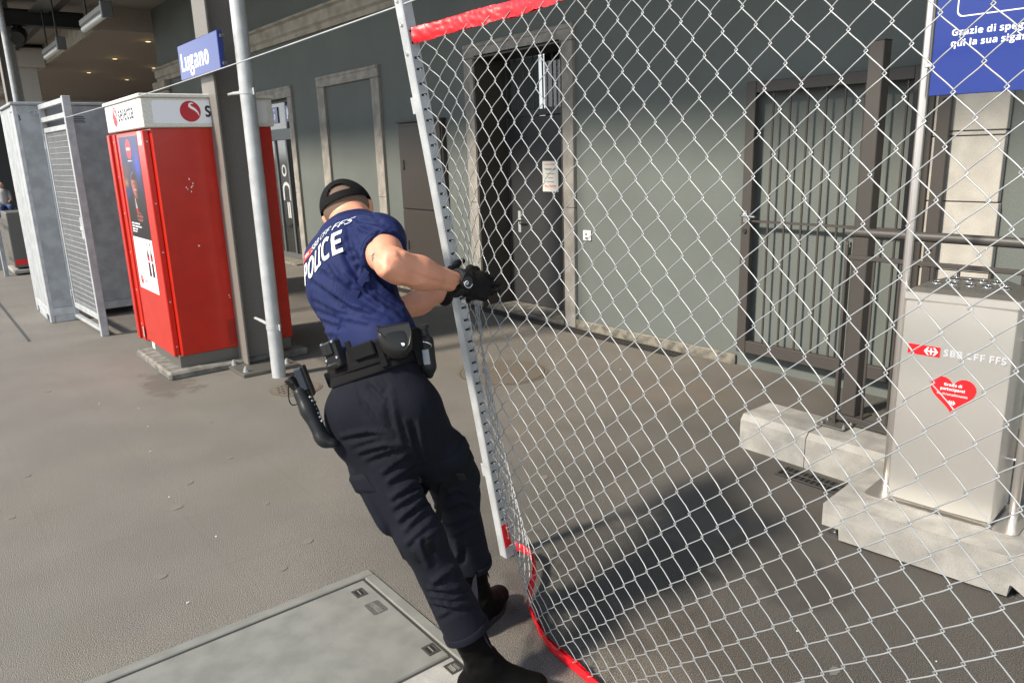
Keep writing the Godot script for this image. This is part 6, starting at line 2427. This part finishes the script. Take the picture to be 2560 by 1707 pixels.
func build_cap(P: Node3D, H: Vector3, hu: Vector3, hf: Vector3, hr: Vector3) -> void:
	var felt := rough_mat(Color(0.011, 0.011, 0.0115), 0.85, 150, 60.0, 0.6, 0.02, 0.2)
	felt.metallic_specular = 0.25
	var c := H + hu * 0.030 + hf * 0.004
	var point := func(an: float, la: float, grow: float) -> Vector3:
		# an = 0 at the back of the head; la from the brim line (0) to the crown (1)
		var ph := la * PI * 0.5
		var rr := cos(ph)
		return c - hf * cos(an) * rr * (0.109 + grow) + hr * sin(an) * rr * (0.0890 + grow) + hu * (sin(ph) * (0.099 + grow) - 0.004 - 0.026 * cos(an) * (1.0 - la) * (1.0 - la))
	var n := 56
	var m := 16
	var b := MB.new()
	var first := b.v.size()
	for i in m + 1:
		for j in n + 1:
			var an := TAU * j / n - PI
			var la := float(i) / m
			var p: Vector3 = point.call(an, la, 0.004 + 0.0009 * absf(sin(an * 3.0)) * (1.0 - la))
			b.add(p, (p - c).normalized())
	for i in m:
		for j in n:
			var an := TAU * (j + 0.5) / n - PI
			var la := (i + 0.5) / m
			# the half-round opening above the strap
			if la > 0.13 and pow(an / 0.50, 2.0) + pow((la - 0.13) / 0.20, 2.0) < 1.0:
				continue
			var a := first + i * (n + 1) + j
			b.face(a, a + 1, a + n + 2); b.face(a, a + n + 2, a + n + 1)
	var cap := obj("cap", b, felt, P)
	var rim := []
	for k in 25:
		var an := PI * k / 24.0
		rim.append(point.call(-0.50 * cos(an), 0.13 + 0.20 * sin(an), 0.006))
	b = MB.new()
	b.tube(rim, 0.0026, 6)
	obj("opening_edge", b, felt, cap)
	b = MB.new()
	var rows := []
	for q in [[0.0, 0.0045], [0.005, 0.0075], [0.135, 0.0075], [0.15, 0.0045]]:
		var row := PackedVector3Array()
		for k in 25:
			row.push_back(point.call(lerpf(-0.8, 0.8, k / 24.0), q[0], q[1]))
		rows.append(row)
	b.grid(rows)
	obj("strap", b, felt, cap)
	b = MB.new()
	b.tube([point.call(0, 1.0, 0.003), point.call(0, 1.0, 0.008)], [0.008, 0.005], 12)
	obj("button", b, felt, cap)
	# peak, hidden on the far side
	rows = []
	for q in 6:
		var f := q / 5.0
		var row := PackedVector3Array()
		for k in 17:
			var an := PI + lerpf(-0.95, 0.95, k / 16.0)
			var p: Vector3 = point.call(an, 0.02, 0.006)
			row.push_back(p + hf * f * 0.072 * cos((k / 16.0 - 0.5) * 2.2) - hu * (0.012 * f + 0.018 * pow((k / 16.0 - 0.5) * 2.0, 2.0) * f))
		rows.append(row)
	b = MB.new()
	b.grid(rows)
	obj("peak", b, felt, cap)


func boot(P: Node3D, ank: Vector3, kne: Vector3, f: Vector3, leather: Material, sole_m: Material) -> void:
	var up := (kne - ank).normalized()
	var side := f.cross(Vector3.UP).normalized()
	var g0 := V(ank.x, 0.0, ank.z)
	var top := ank + up * 0.20
	var bones := [
		bone(ank, top, 0.049, 0.060, 0.03, Vector3.ZERO, 1.0, [[ank + up * 0.19, up]]),
		bone(g0 - f * 0.045 + V(0, 0.055, 0), ank - up * 0.01, 0.044, 0.048, 0.03),
		bone(g0 - f * 0.03 + V(0, 0.06, 0), g0 + f * 0.10 + V(0, 0.050, 0), 0.043, 0.044, 0.03, side, 0.95),
		bone(ank + f * 0.015 - V(0, 0.01, 0), g0 + f * 0.11 + V(0, 0.058, 0), 0.044, 0.038, 0.04),
		bone(g0 + f * 0.09 + V(0, 0.047, 0), g0 + f * 0.165 + V(0, 0.046, 0), 0.045, 0.039, 0.02, side, 1.05),
		bone(g0 + f * 0.150 + V(0, 0.050, 0), g0 + f * 0.172 + V(0, 0.047, 0), 0.040, 0.036, 0.006, side, 1.08),
	]
	for b: Bone in bones:
		b.cuts.append([V(0, 0.022, 0), V(0, -1, 0)])
	var folds := []
	for q in 4:
		var c := ank + up * (0.0 + 0.022 * q)
		folds.append([c - side * 0.05 - f * 0.03, c - side * 0.03 + f * 0.05, 0.008, 0.0035 if q % 2 == 0 else -0.004])
		folds.append([c + side * 0.05 - f * 0.03, c + side * 0.03 + f * 0.05, 0.008, 0.0035 if q % 2 == 0 else -0.004])
	folds.append([ank + up * 0.17 + side * 0.06, ank - f * 0.05 - up * 0.06, 0.006, 0.0045])
	folds.append([ank + up * 0.17 - f * 0.06, ank - f * 0.055 - up * 0.08, 0.005, 0.0045])
	var bo := obj("boot", body_mesh(bones, 0.006, folds, 0.001, 18.0), leather, P)
	# padded collar and sole
	ring_on_child(bo, "collar", bones, ank + up * 0.178, up, 0.006, leather, 0.012)
	var o := PackedVector2Array()
	for k in 40:
		var a := TAU * k / 40
		var x := cos(a) * 0.138 + 0.062
		var wd := lerpf(0.038, 0.050, smooth(-0.05, 0.14, x)) * (1.0 - 0.12 * smooth(0.0, 0.04, x) * smooth(0.09, 0.05, x))
		o.push_back(Vector2(x, sin(a) * wd * (1.0 if absf(sin(a)) < 0.99 else 1.0)))
	var s := MB.new()
	s.prism(o, Transform3D(Basis(f, side * -1.0, f.cross(side * -1.0)), g0 + V(0, 0.002, 0)), 0.027)
	obj("sole", s, sole_m, bo)


func ring_on_child(parent: MeshInstance3D, called: String, bones: Array, c: Vector3, ax: Vector3, thick: float, m: Material, half: float) -> void:
	var o := ring_on(parent.get_parent(), called, bones, c, ax, thick, m, half)
	o.get_parent().remove_child(o)
	o.name = called
	parent.add_child(o, true)
	o.position = Vector3.ZERO


func build_belt(P: Node3D, J: Dictionary, hull: Array, up: Vector3, axis: Vector3, nb: Vector3, np: Vector3, nw: Vector3, hip_ax: Vector3, web: Material) -> void:
	var R0 := V(0.62181, -0.03265, -0.78249)
	var U0 := V(-0.17206, 0.96902, -0.17717)
	var B0 := V(0.76403, 0.2448, 0.59693)
	var bu := (up * 0.45 + V(-0.05, 1, 0.02) * 0.75 + -R0 * 0.20).normalized()
	var c: Vector3 = J.pel.lerp(J.waist, 0.92)
	var belt := ring_on(P, "duty_belt", hull, c, bu, 0.013, web, 0.036, 64)
	var lw := ring_on(P, "belt_pad", hull, c - bu * 0.016, bu, 0.006, web, 0.046, 64)
	lw.set_meta("made", 1)
	lw.remove_meta("made")
	var black := rough_mat(Color(0.016, 0.015, 0.013), 0.28, 160, 20.0, 0.7, 0.01, 0.1)
	black.metallic_specular = 0.4
	var poly := mat(Color(0.016, 0.017, 0.018), 0.40)
	poly.metallic_specular = 0.3
	# where the line of sight from behind meets the belt: a place on it, its outward direction
	var spot := func(dr: float, du: float) -> Array:
		var o: Vector3 = c + R0 * dr + bu * du + B0 * 0.4
		var h := trace(hull, o, -B0, 0.7)
		var g3 := grad(hull, h)
		return [h, (g3 - bu * g3.dot(bu)).normalized()]
	# cuff pouch: worn leather with a pointed flap and a stud
	var s: Array = spot.call(0.092, 0.040)
	var n: Vector3 = s[1]
	var x := bu.cross(n).normalized()
	var yb := (bu + x * 0.14).normalized()
	x = yb.cross(n).normalized()
	var q := Transform3D(Basis(x, yb, n).scaled(V(0.74, 0.74, 0.74)), s[0] + n * 0.012)
	var bones := [
		bone(q * V(-0.028, 0.028, 0.016), q * V(0.032, 0.028, 0.016), 0.0252, 0.0252, 0.02, n, 0.55),
		bone(q * V(-0.012, -0.012, 0.016), q * V(0.020, -0.012, 0.016), 0.0296, 0.0296, 0.03, n, 0.52), bone(q * V(0.004, -0.04, 0.014), q * V(0.010, -0.042, 0.014), 0.0252, 0.0252, 0.03, n, 0.5),
	]
	var po := obj("cuff_pouch", body_mesh(bones, 0.004), black, P)
	var worn := rough_mat(Color(0.035, 0.028, 0.017), 0.30, 163, 18.0, 0.35, 0.01, 0.08)
	var fl := MB.new()
	var prof := pts([-0.062, 0.062, 0.066, 0.062, 0.068, 0.02, 0.052, -0.026, 0.030, -0.046, 0.010, -0.044, -0.012, -0.022, -0.045, 0.022, -0.064, 0.050])
	fl.prism(prof, q.translated_local(V(0, 0, 0.0345)), 0.0035)
	obj("flap", fl, worn, po)
	var fe := MB.new()
	var path := []
	for k in prof.size() + 1:
		path.append(q * V(prof[k % prof.size()].x, prof[k % prof.size()].y, 0.038))
	fe.tube(path, 0.0022, 6)
	fe.tube([q * V(-0.06, 0.06, 0.036), q * V(-0.062, 0.066, 0.018), q * V(-0.05, 0.066, 0.0)], 0.004, 8)
	obj("flap_edge", fe, worn, po)
	var st := MB.new()
	st.tube([q * V(0.026, -0.022, 0.037), q * V(0.026, -0.022, 0.041), q * V(0.026, -0.022, 0.043)], [0.0085, 0.0085, 0.005], 16)
	obj("stud", st, M.chrome, po)
	# box-shaped holder with a plate and screws
	s = spot.call(-0.090, 0.004)
	n = s[1]
	x = bu.cross(n).normalized()
	q = Transform3D(Basis(x, bu, n), s[0] + n * 0.012)
	var bx := MB.new()
	bx.box(q * V(0, 0, 0.016), V(0.066, 0.086, 0.030), 0.005, q.basis)
	var hd := obj("case", bx, poly, P)
	bx = MB.new()
	bx.box(q * V(-0.004, 0.020, 0.035), V(0.050, 0.038, 0.010), 0.003, q.basis)
	obj("front_plate", bx, poly, hd)
	bx = MB.new()
	bx.box(q * V(0, -0.034, 0.030), V(0.064, 0.020, 0.014), 0.006, q.basis)
	obj("lower_lip", bx, black, hd)
	bx = MB.new()
	bx.prism(pts([-0.012, 0.014, -0.002, 0.006, 0.012, 0.012, 0.006, 0.0, 0.004, -0.014, -0.004, -0.006]), q.translated_local(V(-0.004, 0.021, 0.040)), 0.0008)
	obj("raised_mark", bx, M.hole, hd)
	for e in [[-0.028, 0.039], [0.028, 0.039], [-0.028, -0.012], [0.028, -0.012]]:
		bx = MB.new()
		bx.tube([q * V(e[0], e[1], 0.030), q * V(e[0], e[1], 0.0335)], 0.004, 10)
		obj("screw", bx, M.galv_dull, hd)
	bx = MB.new()
	var ring := []
	for k in 17:
		ring.append(q * V(-0.038 + 0.0 * k, 0.005 + 0.012 * sin(TAU * k / 16), 0.014 + 0.010 * cos(TAU * k / 16)))
	bx.tube(ring, 0.003, 6, false)
	obj("side_ring", bx, M.galv_dull, hd)
	# belt keepers and flat pouch
	s = spot.call(0.0, 0.012)
	bx = MB.new()
	x = bu.cross(s[1]).normalized()
	bx.box(s[0] + s[1] * 0.020, V(0.075, 0.046, 0.014), 0.004, Basis(x, bu, s[1]))
	obj("flat_pouch", bx, web, P)
	for dr in [-0.046, 0.045, 0.138, -0.142]:
		s = spot.call(dr, 0.0)
		x = bu.cross(s[1]).normalized()
		bx = MB.new()
		bx.box(s[0] + s[1] * 0.013, V(0.022, 0.084, 0.008), 0.003, Basis(x, bu, s[1]))
		obj("belt_keeper", bx, web, P)
	# torch in its holder at the right hip
	var tp := V(-2.020, 1.222, -1.222)
	var td := (V(-2.000, 1.085, -1.222) - tp).normalized()
	var tn := (B0 - td * B0.dot(td)).normalized()
	var tb := MB.new()
	tb.tube([tp, tp + td * 0.010, tp + td * 0.012, tp + td * 0.03, tp + td * 0.034, tp + td * 0.14], [0.021, 0.021, 0.017, 0.017, 0.0155, 0.0155], 20)
	var to := obj("torch", tb, poly, P)
	tb = MB.new()
	tb.tube([tp - td * 0.0006, tp - td * 0.0002], 0.016, 20)
	obj("torch_glass", tb, M.ink, to)
	var hold := [bone(tp + td * 0.055, tp + td * 0.135, 0.026, 0.024, 0.01, R0, 1.1), bone(tp + td * 0.135, tp + td * 0.160, 0.022, 0.014, 0.01)]
	var ho := obj("torch_holder", body_mesh(hold, 0.004), poly, P)
	tb = MB.new()
	ring = []
	for k in 21:
		ring.append(tp + td * 0.062 + tn * (0.026 + 0.012 * sin(TAU * k / 20 + 0.6)) + R0 * 0.022 * cos(TAU * k / 20) - td * 0.012 * sin(TAU * k / 20))
	tb.tube(ring, 0.0022, 8, false)
	obj("split_ring", tb, M.chrome, ho)
	tb = MB.new()
	tb.box(tp + td * 0.10 + tn * 0.024, V(0.022, 0.05, 0.006), 0.003, Basis(td.cross(tn), -td, tn))
	obj("window", tb, M.galv_dull, ho)
	# holster with pistol at the left hip
	var a := V(-2.200, 1.030, -0.875)
	var e2 := V(-2.110, 0.900, -0.895)
	var d2 := (e2 - a).normalized()
	var hn := (B0 - d2 * B0.dot(d2)).normalized()
	var hx := d2.cross(hn).normalized()
	var hol := [bone(a, a + d2 * 0.06, 0.029, 0.033, 0.01, hx, 0.75), bone(a + d2 * 0.06, e2, 0.033, 0.028, 0.015, hx, 0.72), bone(e2, e2 + d2 * 0.012 + R0 * 0.02, 0.026, 0.022, 0.015, hx, 0.7)]
	var hm := obj("holster", body_mesh(hol, 0.004), poly, P)
	var pb := MB.new()
	for k in 7:
		pb.box(a + d2 * (0.012 + 0.014 * k) + R0 * 0.026 + hn * 0.006, V(0.008, 0.007, 0.016), 0.002, Basis(hx, d2, hn))
	obj("holster_ribs", pb, M.galv_dull, hm)
	pb = MB.new()
	var rp := e2 + d2 * 0.006 + hn * 0.018 + R0 * 0.008
	var rg := []
	for k in 15:
		rg.append(rp + R0 * 0.007 * cos(TAU * k / 14) + d2 * 0.007 * sin(TAU * k / 14))
	pb.tube(rg, 0.0025, 6, false)
	obj("holster_eyelet", pb, M.chrome, hm)
	# grip of the pistol, raked out to the left, with a lanyard
	var g0 := a - d2 * 0.005
	var g1 := V(-2.222, 1.082, -0.850)
	var gd := (g1 - g0).normalized()
	var gr := [bone(g0, g1, 0.019, 0.021, 0.008, gd.cross(B0), 0.7, [[g1, gd]]), bone(g1 - gd * 0.012, g1, 0.023, 0.023, 0.004, gd.cross(B0), 0.75, [[g1 + gd * 0.002, gd]])]
	var gm := obj("pistol_grip", body_mesh(gr, 0.0035), black, P)
	pb = MB.new()
	var cord := []
	for k in 15:
		var f := k / 14.0
		cord.append(g1.lerp(a + d2 * 0.02, f) - U0 * 0.045 * sin(PI * f) - R0 * 0.018 * sin(PI * f))
	pb.tube(cord, 0.0022, 6)
	obj("lanyard", pb, M.rubber, gm)
	# spare magazine standing in front
	pb = MB.new()
	var m0 := V(-2.205, 1.076, -0.885)
	var md := (V(-0.10, 1.0, 0.02) - R0 * 0.22).normalized()
	var mx := md.cross(B0).normalized()
	var mbs := Basis(mx, md, mx.cross(md))
	pb.box(m0, V(0.026, 0.075, 0.034), 0.004, mbs)
	var mg := obj("magazine", pb, mat(Color(0.020, 0.025, 0.036), 0.3), P)
	pb = MB.new()
	pb.box(m0 - md * 0.058, V(0.022, 0.044, 0.028), 0.004, mbs)
	pb.box(m0 + mx * 0.018 - md * 0.01, V(0.010, 0.10, 0.030), 0.003, mbs)
	obj("magazine_clip", pb, black, mg)
	pb = MB.new()
	pb.tube([m0 - md * 0.07, m0 - md * 0.085 + R0 * 0.01, a + d2 * 0.01], 0.010, 8)
	obj("holster_hanger", pb, web, P)
	pb = MB.new()
	pb.box((m0 + c) * 0.5 + V(-0.01, -0.04, 0.02), V(0.05, 0.05, 0.012), 0.004, mbs)
	obj("hanger_plate", pb, web, P)


# a gloved hand: palm, five fingers closing; back = outward normal of the back of the hand
func hand(P: Node3D, wri: Vector3, along: Vector3, back: Vector3, handed: float, m: Material, curl0: float, curl1: float) -> void:
	back = (back - along * back.dot(along)).normalized()
	var across := along.cross(back).normalized() * handed   # towards the index finger
	var kn := wri + along * 0.092
	var bones := [
		bone(wri - along * 0.030, wri + along * 0.02, 0.036, 0.034, 0.015, back, 0.85),
		bone(wri + along * 0.02 + across * 0.016, kn + across * 0.026 - along * 0.01, 0.027, 0.024, 0.02, back, 0.75),
		bone(wri + along * 0.02 - across * 0.014, kn - across * 0.026 - along * 0.014, 0.027, 0.023, 0.02, back, 0.75),
		bone(wri + along * 0.025, kn - along * 0.008, 0.030, 0.028, 0.02, back, 0.7),
	]
	var lens := [[0.036, 0.046, 0.027, 0.021], [0.012, 0.050, 0.030, 0.023], [-0.013, 0.046, 0.028, 0.022], [-0.036, 0.036, 0.023, 0.019]]
	for q in 4:
		var l: Array = lens[q]
		var base: Vector3 = kn + across * l[0] - along * (0.004 if q in [0, 2] else (0.0 if q == 1 else 0.013))
		var d := along
		var p := base
		var r := 0.0108 if q < 3 else 0.0098
		bones.append(bone(base - along * 0.012 + back * 0.006, base + back * 0.004, 0.0125, 0.0135, 0.012))
		for j in 3:
			var an: float = [curl0 + 0.12 * q, curl1 + 0.35 + 0.05 * q, curl1][j]
			d = d.rotated(back.cross(along).normalized(), -an)
			d = d if d.dot(back) < 0.3 else -d
			var e := p + d * float(l[1 + j])
			bones.append(bone(p, e, r, r * 0.92, 0.006))
			p = e
			r *= 0.93
	# thumb, from the side of the palm near its base
	var t0 := wri + along * 0.026 + across * 0.030 - back * 0.008
	var t1 := t0 + (along * 0.65 + across * 0.75 - back * 0.15).normalized() * 0.042
	var t2 := t1 + (along * 0.95 + across * 0.15 - back * 0.35).normalized() * 0.036
	var t3 := t2 + (along * 0.85 - across * 0.25 - back * 0.5).normalized() * 0.027
	bones.append_array([bone(t0, t1, 0.019, 0.0155, 0.015), bone(t1, t2, 0.0145, 0.0135, 0.006), bone(t2, t3, 0.0135, 0.0115, 0.006)])
	var folds := []
	for q in 6:
		folds.append([wri + along * (-0.012 + 0.010 * q) - across * 0.035 + back * 0.02, wri + along * (-0.010 + 0.010 * q) + across * 0.035 + back * 0.02, 0.004, 0.0018 if q % 2 == 0 else -0.002])
	var g0 := obj("glove", body_mesh(bones, 0.0032, folds, 0.0008, 40.0), m, P)
	# knuckle guard and cuff tab on the back of the glove
	var kb := MB.new()
	patch_on(kb, kn - along * 0.030 + across * 0.004, along, across, back, 0.045, 0.056, bones, 0.003, 0.003)
	obj("knuckle_pad", kb, m, g0)
	kb = MB.new()
	patch_on(kb, wri + along * 0.004 - across * 0.006, along, across, back, 0.034, 0.050, bones, 0.0035, 0.0035)
	obj("cuff_tab", kb, m, g0)


func watch(P: Node3D, c: Vector3, ax: Vector3, n: Vector3) -> void:
	n = (n - ax * n.dot(ax)).normalized()
	var s := ax.cross(n).normalized()
	var band := []
	for k in 33:
		var a := TAU * k / 32
		band.append(c + n * cos(a) * 0.034 + s * sin(a) * 0.037)
	var b := MB.new()
	b.tube(band, 0.012, 8, false, ax, 1.0)
	var w := obj("wristwatch", b, M.rubber, P)
	var q := Transform3D(Basis(ax, s * -1.0, n), c + n * 0.036)
	q.basis = Basis(ax, n.cross(ax), n)
	b = MB.new()
	b.prism(disc(0.0245, 8, 1.0, 1.08), q, 0.013)
	b.box(q * V(0, 0.026, 0.004), V(0.026, 0.014, 0.010), 0.003, q.basis)
	b.box(q * V(0, -0.026, 0.004), V(0.026, 0.014, 0.010), 0.003, q.basis)
	obj("case", b, M.rubber, w)
	b = MB.new()
	b.tube([q * V(0, 0, 0.013), q * V(0, 0, 0.0145)], 0.0185, 20)
	obj("dial", b, M.ink, w)
	b = MB.new()
	var ring := []
	for k in 17:
		ring.append(q * V(-0.006 + 0.0055 * cos(TAU * k / 16), -0.003 + 0.0055 * sin(TAU * k / 16), 0.0150))
	b.tube(ring, 0.0013, 6, false)
	ring = []
	for k in 13:
		var a := PI * 1.05 + PI * 0.9 * k / 12
		ring.append(q * V(0.018 * cos(a), 0.018 * sin(a), 0.0150))
	b.tube(ring, 0.0010, 6, false)
	obj("white_marks", b, M.logo_white, w)
